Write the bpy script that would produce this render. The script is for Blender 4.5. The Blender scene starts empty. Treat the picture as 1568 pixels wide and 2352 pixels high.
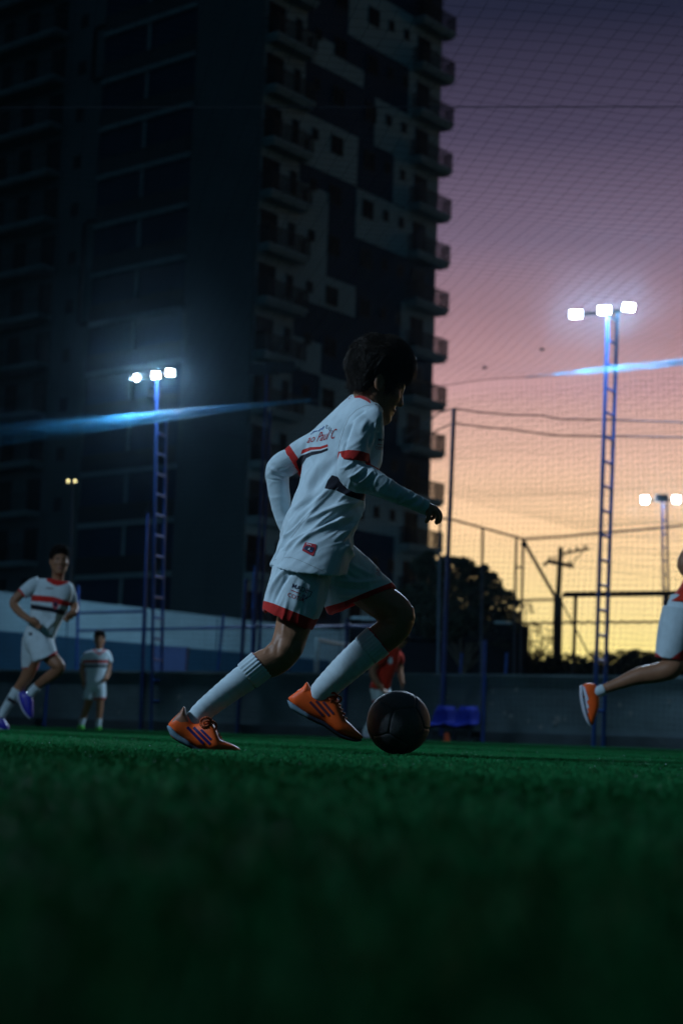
import bpy, bmesh, math, random
import numpy as np
from mathutils import Matrix, Vector, noise
from mathutils.bvhtree import BVHTree

random.seed(7)
rng = np.random.default_rng(11)
sc = bpy.context.scene
COL = sc.collection

# ------------------------------------------------------------------ camera
F = 3800.0                       # focal length in the units of a 1568 x 2352 frame
CAMH = 0.07
PITCH = math.atan((1683 - 1176) / F)
ROLL = 0.034
cam_d = bpy.data.cameras.new('camera')
cam_d.sensor_fit = 'VERTICAL'
cam_d.sensor_height = 36.0
cam_d.lens = 36.0 * F / 2352.0
cam_d.clip_start = 0.02
cam_d.clip_end = 3000
cam_d.dof.use_dof = True
cam_d.dof.focus_distance = 5.36
cam_d.dof.aperture_fstop = 3.2
cam_d.dof.aperture_blades = 9
cam = bpy.data.objects.new('camera', cam_d)
cam.matrix_world = Matrix.Translation((0, 0, CAMH)) @ Matrix.Rotation(math.pi / 2 + PITCH, 4, 'X') @ Matrix.Rotation(ROLL, 4, 'Z')
COL.objects.link(cam)
sc.camera = cam

# ------------------------------------------------------------------ sky
world = bpy.data.worlds.new('World')
sc.world = world
world.use_nodes = True
wt = world.node_tree
wt.nodes.clear()
w_out = wt.nodes.new('ShaderNodeOutputWorld')
w_bg = wt.nodes.new('ShaderNodeBackground')
w_bg.inputs['Strength'].default_value = 1.09
w_tc = wt.nodes.new('ShaderNodeTexCoord')
w_sep = wt.nodes.new('ShaderNodeSeparateXYZ')
wt.links.new(w_tc.outputs['Generated'], w_sep.inputs[0])


def srgb(r, g, b):
    f = lambda c: (c / 255 / 12.92) if c / 255 <= 0.04045 else ((c / 255 + 0.055) / 1.055) ** 2.4
    return (f(r), f(g), f(b), 1.0)


def ramp(stops):
    n = wt.nodes.new('ShaderNodeValToRGB')
    e = n.color_ramp.elements
    while len(e) > 1:
        e.remove(e[-1])
    e[0].position, e[0].color = stops[0]
    for p, c in stops[1:]:
        k = e.new(p)
        k.color = c
    n.color_ramp.interpolation = 'EASE' if False else 'LINEAR'
    wt.links.new(w_sep.outputs['Z'], n.inputs[0])
    return n


S = lambda deg: math.sin(math.radians(deg))
# after-glow side of the sky, by elevation
glow = ramp([(0.0, srgb(255, 214, 104)), (S(2.2), srgb(255, 236, 140)), (S(4.5), srgb(255, 226, 158)), (S(7.2), srgb(255, 212, 164)),
             (S(9.6), srgb(236, 190, 166)), (S(12.0), srgb(196, 152, 154)), (S(14.0), srgb(164, 127, 136)), (S(17), srgb(119, 101, 123)),
             (S(20.5), srgb(74, 66, 89)), (S(24.5), srgb(34, 36, 56)), (S(32), srgb(24, 33, 53)), (1.0, srgb(19, 39, 52))])
dusk = ramp([(0.0, srgb(21, 42, 53)), (S(12), srgb(21, 42, 53)), (S(25), srgb(20, 41, 53)), (1.0, srgb(19, 39, 52))])
w_dot = wt.nodes.new('ShaderNodeVectorMath')
w_dot.operation = 'DOT_PRODUCT'
SUNSET = Vector((0.16, 0.987, 0.0))
w_dot.inputs[1].default_value = SUNSET
wt.links.new(w_tc.outputs['Generated'], w_dot.inputs[0])
w_map = wt.nodes.new('ShaderNodeMapRange')
w_map.interpolation_type = 'SMOOTHSTEP'
w_map.inputs['From Min'].default_value = 0.25
w_map.inputs['From Max'].default_value = 0.985
wt.links.new(w_dot.outputs['Value'], w_map.inputs['Value'])
w_mix = wt.nodes.new('ShaderNodeMix')
w_mix.data_type = 'RGBA'
wt.links.new(w_map.outputs[0], w_mix.inputs['Factor'])
wt.links.new(dusk.outputs[0], w_mix.inputs['A'])
wt.links.new(glow.outputs[0], w_mix.inputs['B'])
wt.links.new(w_mix.outputs['Result'], w_bg.inputs['Color'])
wt.links.new(w_bg.outputs[0], w_out.inputs[0])

# ------------------------------------------------------------------ render settings
sc.view_settings.view_transform = 'Standard'
sc.view_settings.look = 'None'
sc.view_settings.exposure = 0.0
sc.view_settings.gamma = 1.0
sc.render.engine = 'CYCLES'
sc.cycles.use_denoising = True
sc.cycles.use_adaptive_sampling = True
sc.cycles.adaptive_threshold = 0.02
sc.cycles.max_bounces = 5
sc.cycles.diffuse_bounces = 3
sc.cycles.glossy_bounces = 2
sc.cycles.transmission_bounces = 2
sc.cycles.transparent_max_bounces = 8
sc.cycles.sample_clamp_indirect = 4.0
FLOOD = 1.0                      # brightness of the floodlights

# ------------------------------------------------------------------ camera model used to place things at a real distance
_Rm = np.array(cam.matrix_world.to_3x3())
_C0 = np.array([0, 0, CAMH])


def P(x, y, D):
    """world point at ground distance D that the photograph shows at (x, y) of a 1568 x 2352 frame"""
    x = np.asarray(x, float); y = np.asarray(y, float)
    d = np.stack([(x - 784) / F, -(y - 1176) / F, -np.ones_like(x)], -1) @ _Rm.T
    return _C0 + d * (np.asarray(D, float) / d[..., 1])[..., None]


def proj(v):
    q = (np.asarray(v) - _C0) @ _Rm
    return 784 + F * q[..., 0] / -q[..., 2], 1176 - F * q[..., 1] / -q[..., 2]


def V(x, y, D):
    return Vector(P(x, y, D))


# ------------------------------------------------------------------ materials
_mats = {}


def mat(name, col, rough=0.7, var=0.0, vscale=30.0, bump=0.0, bscale=80.0, metal=0.0, spec=0.4, emit=None, col2=None, stretch=None):
    if name in _mats:
        return _mats[name]
    m = bpy.data.materials.new(name)
    m.use_nodes = True
    nt = m.node_tree
    b = nt.nodes['Principled BSDF']
    b.inputs['Base Color'].default_value = (*col, 1)
    b.inputs['Roughness'].default_value = rough
    b.inputs['Metallic'].default_value = metal
    b.inputs['Specular IOR Level'].default_value = spec
    if emit:
        b.inputs['Emission Color'].default_value = (*emit[0], 1)
        b.inputs['Emission Strength'].default_value = emit[1]
    tc = nt.nodes.new('ShaderNodeTexCoord')
    src = tc.outputs['Object']
    if stretch:
        mp = nt.nodes.new('ShaderNodeMapping')
        mp.inputs['Scale'].default_value = stretch
        nt.links.new(src, mp.inputs[0])
        src = mp.outputs[0]
    if var or col2:
        n = nt.nodes.new('ShaderNodeTexNoise')
        n.inputs['Scale'].default_value = vscale
        n.inputs['Detail'].default_value = 5
        n.inputs['Roughness'].default_value = 0.6
        nt.links.new(src, n.inputs['Vector'])
        mr = nt.nodes.new('ShaderNodeMapRange')
        mr.inputs['From Min'].default_value = 0.3
        mr.inputs['From Max'].default_value = 0.7
        nt.links.new(n.outputs['Fac'], mr.inputs[0])
        mx = nt.nodes.new('ShaderNodeMix')
        mx.data_type = 'RGBA'
        a = tuple(c * (1 - var) for c in col)
        c2 = col2 if col2 else tuple(min(1, c * (1 + var)) for c in col)
        mx.inputs['A'].default_value = (*a, 1)
        mx.inputs['B'].default_value = (*c2, 1)
        nt.links.new(mr.outputs[0], mx.inputs['Factor'])
        nt.links.new(mx.outputs['Result'], b.inputs['Base Color'])
    if bump:
        n2 = nt.nodes.new('ShaderNodeTexNoise')
        n2.inputs['Scale'].default_value = bscale
        n2.inputs['Detail'].default_value = 4
        nt.links.new(src, n2.inputs['Vector'])
        bp = nt.nodes.new('ShaderNodeBump')
        bp.inputs['Strength'].default_value = bump
        bp.inputs['Distance'].default_value = 0.01
        nt.links.new(n2.outputs['Fac'], bp.inputs['Height'])
        nt.links.new(bp.outputs[0], b.inputs['Normal'])
    _mats[name] = m
    return m


def masked(name, base, layers, rough=0.8, bump=0.12, bscale=900.0, spec=0.25, sheen=0.0):
    """cloth or skin whose printed or dyed areas follow float attributes stored on the mesh: layers = [(attribute, colour)]"""
    if name in _mats:
        return _mats[name]
    m = bpy.data.materials.new(name)
    m.use_nodes = True
    nt = m.node_tree
    b = nt.nodes['Principled BSDF']
    b.inputs['Roughness'].default_value = rough
    b.inputs['Specular IOR Level'].default_value = spec
    if sheen:
        b.inputs['Sheen Weight'].default_value = sheen
    tc = nt.nodes.new('ShaderNodeTexCoord')
    n = nt.nodes.new('ShaderNodeTexNoise')
    n.inputs['Scale'].default_value = 22
    n.inputs['Detail'].default_value = 6
    nt.links.new(tc.outputs['Object'], n.inputs['Vector'])
    mr = nt.nodes.new('ShaderNodeMapRange')
    mr.inputs['From Min'].default_value = 0.3
    mr.inputs['From Max'].default_value = 0.7
    mr.inputs['To Min'].default_value = 0.88
    mr.inputs['To Max'].default_value = 1.06
    nt.links.new(n.outputs['Fac'], mr.inputs[0])
    cur = None
    rgb = nt.nodes.new('ShaderNodeRGB')
    rgb.outputs[0].default_value = (*base, 1)
    cur = rgb.outputs[0]
    for att, c in layers:
        a = nt.nodes.new('ShaderNodeAttribute')
        a.attribute_name = att
        g = nt.nodes.new('ShaderNodeMapRange')
        g.inputs['From Min'].default_value = -0.7
        g.inputs['From Max'].default_value = 0.7
        nt.links.new(a.outputs['Fac'], g.inputs[0])
        mx = nt.nodes.new('ShaderNodeMix')
        mx.data_type = 'RGBA'
        nt.links.new(g.outputs[0], mx.inputs['Factor'])
        nt.links.new(cur, mx.inputs['A'])
        mx.inputs['B'].default_value = (*c, 1)
        cur = mx.outputs['Result']
    mul = nt.nodes.new('ShaderNodeMix')
    mul.data_type = 'RGBA'
    mul.blend_type = 'MULTIPLY'
    mul.inputs['Factor'].default_value = 1
    nt.links.new(cur, mul.inputs['A'])
    cmb = nt.nodes.new('ShaderNodeCombineColor')
    for i in range(3):
        nt.links.new(mr.outputs[0], cmb.inputs[i])
    nt.links.new(cmb.outputs[0], mul.inputs['B'])
    nt.links.new(mul.outputs['Result'], b.inputs['Base Color'])
    if bump:
        n2 = nt.nodes.new('ShaderNodeTexNoise')
        n2.inputs['Scale'].default_value = bscale
        nt.links.new(tc.outputs['Object'], n2.inputs['Vector'])
        bp = nt.nodes.new('ShaderNodeBump')
        bp.inputs['Strength'].default_value = bump
        bp.inputs['Distance'].default_value = 0.002
        nt.links.new(n2.outputs['Fac'], bp.inputs['Height'])
        nt.links.new(bp.outputs[0], b.inputs['Normal'])
    _mats[name] = m
    return m


# ------------------------------------------------------------------ object helpers
def tag(o, label=None, cat=None, group=None, kind=None):
    if label: o['label'] = label
    if cat: o['category'] = cat
    if group: o['group'] = group
    if kind: o['kind'] = kind
    return o


def empty(name, loc=(0, 0, 0), rz=0.0, label=None, cat=None, group=None):
    o = bpy.data.objects.new(name, None)
    o.empty_display_size = 0.1
    COL.objects.link(o)
    o.location = loc
    o.rotation_euler = (0, 0, rz)
    return tag(o, label, cat, group)


def make(name, verts, faces, m, parent=None, smooth=False, world_space=True):
    """one mesh object; verts are world coordinates, kept relative to the parent's base"""
    me = bpy.data.meshes.new(name)
    verts = np.asarray(verts, float)
    if isinstance(faces, np.ndarray):
        n = faces.shape[1]
        me.vertices.add(len(verts)); me.vertices.foreach_set('co', verts.ravel())
        me.loops.add(faces.size); me.loops.foreach_set('vertex_index', faces.ravel().astype(np.int32))
        me.polygons.add(len(faces))
        me.polygons.foreach_set('loop_start', np.arange(0, faces.size, n, dtype=np.int32))
        me.update(calc_edges=True); me.validate()
    else:
        me.from_pydata([tuple(v) for v in verts], [], faces)
        me.update()
    if m: me.materials.append(m)
    if smooth:
        me.polygons.foreach_set('use_smooth', np.ones(len(me.polygons), bool))
    o = bpy.data.objects.new(name, me)
    COL.objects.link(o)
    if parent is not None:
        o.parent = parent
        if world_space:
            o.matrix_parent_inverse = par_mat(parent).inverted()
    return o


def par_mat(p):
    mtx = Matrix.LocRotScale(p.location, p.rotation_euler, p.scale)
    if p.parent:
        mtx = par_mat(p.parent) @ p.matrix_parent_inverse @ mtx
    return mtx


class MB:
    """collects simple solids into one mesh"""
    def __init__(s): s.v = []; s.f = []

    def add(s, verts, faces):
        n = len(s.v)
        s.v += [tuple(map(float, q)) for q in verts]
        s.f += [tuple(i + n for i in f) for f in faces]
        return s

    def box(s, x0, x1, y0, y1, z0, z1):
        s.add([(x0, y0, z0), (x1, y0, z0), (x1, y1, z0), (x0, y1, z0), (x0, y0, z1), (x1, y0, z1), (x1, y1, z1), (x0, y1, z1)],
              [(0, 3, 2, 1), (4, 5, 6, 7), (0, 1, 5, 4), (1, 2, 6, 5), (2, 3, 7, 6), (3, 0, 4, 7)])
        return s

    def bar(s, p, q, r, n=8, r2=None, cap=True):
        p = Vector(p); q = Vector(q); d = (q - p).normalized()
        a = d.cross(Vector((0, 0, 1)) if abs(d.z) < 0.9 else Vector((1, 0, 0))).normalized()
        b = d.cross(a)
        r2 = r if r2 is None else r2
        vs = []
        for c, rr in ((p, r), (q, r2)):
            for i in range(n):
                t = 2 * math.pi * i / n + math.pi / n
                vs.append(c + (a * math.cos(t) + b * math.sin(t)) * rr)
        fs = [(i, (i + 1) % n, n + (i + 1) % n, n + i) for i in range(n)]
        if cap:
            fs += [tuple(range(n - 1, -1, -1)), tuple(range(n, 2 * n))]
        s.add(vs, fs)
        return s

    def path(s, pts, r, n=6):
        for a, b in zip(pts[:-1], pts[1:]):
            s.bar(a, b, r, n)
        return s

    def sphere(s, c, r, nu=12, nv=8, sc_=(1, 1, 1)):
        vs = []
        for j in range(nv + 1):
            ph = math.pi * j / nv
            for i in range(nu):
                th = 2 * math.pi * i / nu
                vs.append((c[0] + r * sc_[0] * math.sin(ph) * math.cos(th), c[1] + r * sc_[1] * math.sin(ph) * math.sin(th), c[2] + r * sc_[2] * math.cos(ph)))
        fs = [(j * nu + i, (j + 1) * nu + i, (j + 1) * nu + (i + 1) % nu, j * nu + (i + 1) % nu) for j in range(nv) for i in range(nu)]
        s.add(vs, fs)
        return s

    def build(s, name, m, parent=None, smooth=False, world_space=True):
        return make(name, s.v, s.f, m, parent, smooth, world_space)


def lines_mesh(segs, r):
    """thin three-sided threads: segs (n, 2, 3)"""
    segs = np.asarray(segs, float)
    p, q = segs[:, 0], segs[:, 1]
    d = q - p
    d /= np.linalg.norm(d, axis=1)[:, None] + 1e-12
    up = np.where(np.abs(d[:, 2:3]) < 0.9, [[0, 0, 1.0]], [[1.0, 0, 0]])
    a = np.cross(d, up); a /= np.linalg.norm(a, axis=1)[:, None]
    b = np.cross(d, a)
    vs = []
    for c in (p, q):
        for k in range(3):
            t = 2 * math.pi * k / 3
            vs.append(c + (a * math.cos(t) + b * math.sin(t)) * r)
    v = np.stack(vs, 1).reshape(-1, 3)
    base = (np.arange(len(segs)) * 6)[:, None, None]
    f = np.array([[0, 1, 4, 3], [1, 2, 5, 4], [2, 0, 3, 5]])[None] + base
    return v, f.reshape(-1, 4)


# ------------------------------------------------------------------ ground and turf
g_mat = bpy.data.materials.new('turf_backing')
g_mat.use_nodes = True
nt = g_mat.node_tree
b = nt.nodes['Principled BSDF']
b.inputs['Roughness'].default_value = 0.95
b.inputs['Specular IOR Level'].default_value = 0.0
tc = nt.nodes.new('ShaderNodeTexCoord')
n1 = nt.nodes.new('ShaderNodeTexNoise'); n1.inputs['Scale'].default_value = 6; n1.inputs['Detail'].default_value = 8
n2 = nt.nodes.new('ShaderNodeTexNoise'); n2.inputs['Scale'].default_value = 260; n2.inputs['Detail'].default_value = 3
nt.links.new(tc.outputs['Object'], n1.inputs[0]); nt.links.new(tc.outputs['Object'], n2.inputs[0])
mm = nt.nodes.new('ShaderNodeMix'); mm.data_type = 'RGBA'
mm.inputs['A'].default_value = (0.003, 0.026, 0.009, 1); mm.inputs['B'].default_value = (0.005, 0.042, 0.015, 1)
ad = nt.nodes.new('ShaderNodeMath'); ad.operation = 'ADD'
ml = nt.nodes.new('ShaderNodeMath'); ml.operation = 'MULTIPLY_ADD'; ml.inputs[1].default_value = 1.6; ml.inputs[2].default_value = -0.8
nt.links.new(n2.outputs['Fac'], ml.inputs[0]); nt.links.new(n1.outputs['Fac'], ad.inputs[0]); nt.links.new(ml.outputs[0], ad.inputs[1])
nt.links.new(ad.outputs[0], mm.inputs['Factor']); nt.links.new(mm.outputs['Result'], b.inputs['Base Color'])
bp = nt.nodes.new('ShaderNodeBump'); bp.inputs['Strength'].default_value = 0.8; bp.inputs['Distance'].default_value = 0.02
nt.links.new(n2.outputs['Fac'], bp.inputs['Height']); nt.links.new(bp.outputs[0], b.inputs['Normal'])
ground = make('turf_ground', [(-600, -300, 0), (600, -300, 0), (600, 1500, 0), (-600, 1500, 0)], [(0, 1, 2, 3)], g_mat)
tag(ground, 'dark green artificial turf football pitch', 'pitch', kind='structure')


def turf():
    parts = []
    for d0, d1, dens in ((0.28, 2.2, 14000), (2.2, 4.2, 16000), (4.2, 7.5, 16000), (7.5, 13.0, 4000)):
        area = 0.24 * (d1 ** 2 - d0 ** 2)
        n = int(area * dens)
        D = np.sqrt(rng.uniform(d0 ** 2, d1 ** 2, n))
        x = rng.uniform(-0.24, 0.24, n) * D
        parts.append(np.stack([x, D], 1))
    xy = np.concatenate(parts)
    n = len(xy)
    far = np.clip((xy[:, 1] - 6) / 6, 0, 1)
    # tufts: blades lean together in patches
    ang = rng.uniform(0, 2 * math.pi, n)
    h = rng.uniform(0.004, 0.0105, n) * (1 + 0.2 * far)
    w = rng.uniform(0.0008, 0.0014, n) * (1 + 1.0 * far)
    lean = rng.uniform(0.2, 1.1, n) * h
    la = rng.normal(0.6 + 1.5 * np.sin(xy[:, 0] * 3.1 + xy[:, 1] * 1.7), 0.9, n)
    dx, dy = np.cos(ang) * w, np.sin(ang) * w
    lx, ly = np.cos(la) * lean, np.sin(la) * lean
    z0 = np.full(n, -0.002)
    v = np.zeros((n, 5, 3))
    v[:, 0] = np.stack([xy[:, 0] - dx, xy[:, 1] - dy, z0], 1)
    v[:, 1] = np.stack([xy[:, 0] + dx, xy[:, 1] + dy, z0], 1)
    v[:, 2] = np.stack([xy[:, 0] - dx * .8 + lx * .35, xy[:, 1] - dy * .8 + ly * .35, h * .6], 1)
    v[:, 3] = np.stack([xy[:, 0] + dx * .8 + lx * .35, xy[:, 1] + dy * .8 + ly * .35, h * .6], 1)
    v[:, 4] = np.stack([xy[:, 0] + lx, xy[:, 1] + ly, h], 1)
    base = (np.arange(n) * 5)[:, None, None]
    f = (np.array([[0, 1, 3], [0, 3, 2], [2, 3, 4]])[None] + base).reshape(-1, 3)
    return v.reshape(-1, 3), f


blade = bpy.data.materials.new('turf_fibre')
blade.use_nodes = True
nt = blade.node_tree
b = nt.nodes['Principled BSDF']
b.inputs['Roughness'].default_value = 0.5
b.inputs['Specular IOR Level'].default_value = 0.04
gi = nt.nodes.new('ShaderNodeNewGeometry')
rp = nt.nodes.new('ShaderNodeValToRGB')
e = rp.color_ramp.elements
e[0].position = 0; e[0].color = (0.009, 0.145, 0.043, 1)
e[1].position = 1; e[1].color = (0.018, 0.225, 0.072, 1)
k = e.new(0.5); k.color = (0.011, 0.18, 0.053, 1)
nt.links.new(gi.outputs['Random Per Island'], rp.inputs[0])
nt.links.new(rp.outputs[0], b.inputs['Base Color'])
v, f = turf()
tag(make('turf_grass', v, f, blade), 'short green artificial grass fibres of the pitch', 'grass', kind='stuff')

# pale rubber and fibre crumbs lying on the turf
n = 170
D_ = np.sqrt(rng.uniform(2.0 ** 2, 9.0 ** 2, n)); X_ = rng.uniform(-.22, .22, n) * D_
c_ = np.stack([X_, D_, rng.uniform(.004, .011, n)], 1)
r_ = rng.uniform(.0007, .0018, n)[:, None]
o_ = np.array([[1, 0, 0], [-1, 0, 0], [0, 1, 0], [0, -1, 0], [0, 0, 1], [0, 0, -1]], float)
vv = (c_[:, None] + o_[None] * r_[:, None] * rng.uniform(.6, 1.8, (n, 1, 3))).reshape(-1, 3)
ff = (np.array([[0, 2, 4], [2, 1, 4], [1, 3, 4], [3, 0, 4], [2, 0, 5], [1, 2, 5], [3, 1, 5], [0, 3, 5]])[None] + (np.arange(n) * 6)[:, None, None]).reshape(-1, 3)
tag(make('turf_crumbs', vv, ff, mat('pale_crumb', (0.3, 0.42, 0.42), .6)), 'pale crumbs scattered on the artificial turf', 'crumbs', kind='stuff')

# ------------------------------------------------------------------ the back line of the pitch
WP = np.array([P(0, 1700, 31.0)[:2], P(1568, 1700, 23.4)[:2]])
WD = (WP[1] - WP[0]) / np.linalg.norm(WP[1] - WP[0])
WN = np.array([WD[1], -WD[0]])           # towards the camera
if WN[1] > 0: WN = -WN
W_ANG = math.atan2(WD[1], WD[0])


def on_wall(x, y, off=0.0):
    """world point seen at (x, y), lying on the upright plane `off` metres in front of (+) or behind (-) the low wall"""
    d = P(x, y, 1.0) - _C0
    t = ((WP[0] + WN * off - _C0[:2]) @ WN) / (d[:2] @ WN)
    return _C0 + d * t


def wl(s, off, z):
    q = WP[0] + WD * s + WN * off
    return (q[0], q[1], z)


def slab(mb, s0, s1, o0, o1, z0, z1):
    c = [wl(s0, o0, z0), wl(s1, o0, z0), wl(s1, o1, z0), wl(s0, o1, z0), wl(s0, o0, z1), wl(s1, o0, z1), wl(s1, o1, z1), wl(s0, o1, z1)]
    mb.add(c, [(0, 3, 2, 1), (4, 5, 6, 7), (0, 1, 5, 4), (1, 2, 6, 5), (2, 3, 7, 6), (3, 0, 4, 7)])


m_conc = mat('painted_concrete', (0.075, 0.12, 0.14), 0.85, var=0.3, vscale=1.2, bump=0.3, bscale=25)
m_plinth = mat('plinth_concrete', (0.04, 0.06, 0.075), 0.9, var=0.3, vscale=2.0, bump=0.3, bscale=20)
m_blue = mat('blue_steel_paint', (0.008, 0.055, 0.24), 0.45, var=0.15, vscale=6)
m_cab = mat('cabinet_paint', (0.004, 0.012, 0.06), 0.7)
m_bluedk = mat('dark_blue_paint', (0.006, 0.028, 0.13), 0.5, var=0.2, vscale=4)
m_scuff = mat('worn_plaster', (0.17, 0.2, 0.21), 0.9, var=0.3, vscale=40)
root = empty('low_wall', wl(6, 0, 0), 0, 'low grey-blue concrete wall along the far side of the pitch', 'wall')
mb = MB(); slab(mb, -8, 24, -0.16, 0.0, 0.16, 0.985)
mb.build('wall_face', m_conc, root)
mb = MB(); slab(mb, -8, 24, -0.19, 0.06, -0.05, 0.16)
mb.build('plinth', m_plinth, root)
mb = MB(); slab(mb, -8, 24, -0.19, 0.025, 0.985, 1.03)
mb.build('coping', m_conc, root)
for i in range(26):                          # patches where the plaster has come off
    s = random.uniform(-1, 14.5) if i > 9 else random.uniform(10.2, 14)
    z = random.uniform(0.25, 0.85); r = random.uniform(0.015, 0.06)
    n = 9
    pts = [wl(s + math.cos(2 * math.pi * k / n) * r * random.uniform(.5, 1.3), 0.004, z + math.sin(2 * math.pi * k / n) * r * random.uniform(.6, 1.6)) for k in range(n)]
    MB().add(pts, [tuple(range(n))]).build('bare_patch', m_scuff, root)

# blue steel frame that stands behind the wall and carries the back net
ZNET = 5.4
fence = empty('net_fence', wl(4, -0.3, 0), 0, 'blue steel post and rail frame above the low wall', 'fence')
for (xt, yt, xb, yb, r) in ((181, 1345, 176, 1540, .028), (340, 1180, 322, 1690, .032), (514, 1410, 500, 1545, .022), (566, 1330, 544, 1692, .034), (585, 1300, 577, 1545, .022),
                            (797, 1420, 790, 1690, .03), (868, 1420, 862, 1690, .03), (1042, 938, 1012, 1690, .036), (1112, 1470, 1107, 1705, .034), (1060, 1500, 1056, 1560, .022), (1163, 1500, 1160, 1550, .02),
                            (110, 1560, 100, 1688, .03)):
    off = 0.10 if yb > 1600 else -0.28
    MB().bar(on_wall(xt, yt, off), on_wall(xb, yb, off), r, 8).build('post', m_blue if yb < 1600 else m_bluedk, fence)
for (xa, ya, xb, yb) in ((176, 1449, 640, 1439), (178, 1408, 332, 1404), (640, 1440, 900, 1438)):
    MB().bar(on_wall(xa, ya, -.34), on_wall(xb, yb, -.34), .024, 8).build('rail', m_bluedk, fence)

# ------------------------------------------------------------------ nets
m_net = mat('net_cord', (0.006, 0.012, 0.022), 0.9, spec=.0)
m_streak = mat('streak_blue', (0.04, 0.24, 0.42), 0.8, spec=.1)  # paler than the net cord, colours the added light streak
m_rope = mat('dark_rope', (0.03, 0.035, 0.05), 0.8)


def vnet(p0, dirn, s0, s1, z0, z1, step, r, name, label, seed, sagtop=0.02):
    rr = np.random.default_rng(seed)
    segs = []
    S0 = np.arange(s0, s1, step)
    top = lambda s: z1 - sagtop * np.abs(np.sin(s * 0.62)) + 0.02 * np.sin(s * 3.1)
    for s in S0:
        ph = rr.uniform(-.012, .012)
        zz = np.linspace(z0, top(s), 9)
        ss = s + ph + 0.03 * np.sin(zz * 1.3 + s * .8)
        oo = 0.08 * np.sin(zz * .9 + s * .33)
        pts = np.stack([p0[0] + dirn[0] * ss - dirn[1] * oo, p0[1] + dirn[1] * ss + dirn[0] * oo, zz], 1)
        segs += list(zip(pts[:-1], pts[1:]))
    for z in np.arange(z0, z1 - .05, step):
        ss = np.linspace(s0, s1, 40)
        fz = (z - z0) / (z1 - z0)
        zz = z0 + (top(ss) - z0) * fz - 0.05 * np.sin(ss * .9 + z) * (1 - fz)
        oo = 0.08 * np.sin(zz * .9 + ss * .33)
        pts = np.stack([p0[0] + dirn[0] * ss - dirn[1] * oo, p0[1] + dirn[1] * ss + dirn[0] * oo, zz], 1)
        segs += list(zip(pts[:-1], pts[1:]))
    v, f = lines_mesh(segs, r)
    o = make(name, v, f, m_net)
    return tag(o, label, 'net')


def cnet(name, label, corner, ax, ay, nx, ny, z, step, r, sag=0.18):
    """horizontal net of diamond meshes: corner + s*ax + t*ay"""
    segs = []
    for sgn in (1, -1):
        k = -ny if sgn > 0 else 0
        hi = nx if sgn > 0 else nx + ny
        c = k
        while c < hi:
            # line s = c + sgn * t
            t = np.linspace(0, ny, 15)
            s = c + sgn * t
            ok = (s >= -0.01) & (s <= nx + 0.01)
            t0 = t[ok]
            if len(t0) >= 2:
                lo = max(0, -c if sgn > 0 else c - nx); hi_ = min(ny, nx - c if sgn > 0 else c)
                t = np.linspace(lo, hi_, 15)
                s = c + sgn * t
                zz = z - sag * np.abs(np.sin(t * math.pi / 5.2)) * np.abs(np.sin(s * math.pi / 6.0)) + .03 * np.sin(s * 2.1 + t)
                pts = np.stack([corner[0] + ax[0] * s + ay[0] * t, corner[1] + ax[1] * s + ay[1] * t, zz], 1)
                segs += list(zip(pts[:-1], pts[1:]))
            c += step * 1.414
    v, f = lines_mesh(segs, r)
    return tag(make(name, v, f, m_net), label, 'net')


vnet(WP[0] + WN * 0.75, WD, -4.0, 17.5, 0.25, ZNET, 0.085, 0.0017, 'back_net', 'fine net hanging from cords above the low concrete wall', 3)
cnet('ceiling_net', 'diamond mesh net stretched overhead across the pitch', WP[0] - WD * 5.0 + WN * 0.75, WD, WN, 23.0, 22.5, ZNET, 0.155, 0.0015, .06)
cab = MB()
a, c = P(-200, 247, 14.2), P(1800, 245, 15.2)
cab.bar(a, c, .005, 6)
tag(cab.build('support_cable', m_rope), 'thin straight cable carrying the overhead net across the sky', 'cable')
mb = MB()
top = [wl(s, .75, ZNET - .02 * abs(math.sin(s * .62)) + .02 * math.sin(s * 3.1)) for s in np.arange(-4, 17.6, .4)]
mb.path(top, .006, 6)
tag(mb.build('net_edge_rope', m_rope), 'rope along the top edge of the back net', 'rope')
# added strands for the blue light streak, thick at left and at right end
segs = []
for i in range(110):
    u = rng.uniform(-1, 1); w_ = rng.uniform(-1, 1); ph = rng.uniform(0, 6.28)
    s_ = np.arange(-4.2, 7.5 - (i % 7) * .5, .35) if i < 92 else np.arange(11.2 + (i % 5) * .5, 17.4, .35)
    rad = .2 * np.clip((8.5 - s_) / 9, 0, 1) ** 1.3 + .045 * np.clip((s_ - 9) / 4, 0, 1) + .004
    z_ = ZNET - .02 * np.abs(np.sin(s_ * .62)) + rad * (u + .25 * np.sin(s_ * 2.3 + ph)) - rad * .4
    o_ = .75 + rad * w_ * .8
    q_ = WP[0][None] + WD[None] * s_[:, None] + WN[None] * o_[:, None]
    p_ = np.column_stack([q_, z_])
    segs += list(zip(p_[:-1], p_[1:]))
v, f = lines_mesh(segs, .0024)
tag(make('streak_strands', v, f, m_streak), 'pale blue strands added along the upper edge rope as the streak of lamp light', 'net')
for pts, lab in ((((925, 1010), (985, 965), (1012, 946), (1042, 938), (1110, 948), (1180, 953), (1240, 954), (1290, 963), (1400, 964), (1580, 971)), 'upper of the two drooping cables right of the blue net pole'),
                 (((925, 1046), (985, 1000), (1012, 984), (1042, 972), (1110, 981), (1180, 987), (1240, 996), (1290, 1001), (1400, 1002), (1580, 1005)), 'lower of the two drooping cables right of the blue net pole')):
    mb = MB()
    mb.path([on_wall(x, y, -.05) for x, y in pts], .012, 6)
    tag(mb.build('drooping_cable', m_rope), lab, 'cable', 'drooping cables')

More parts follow.
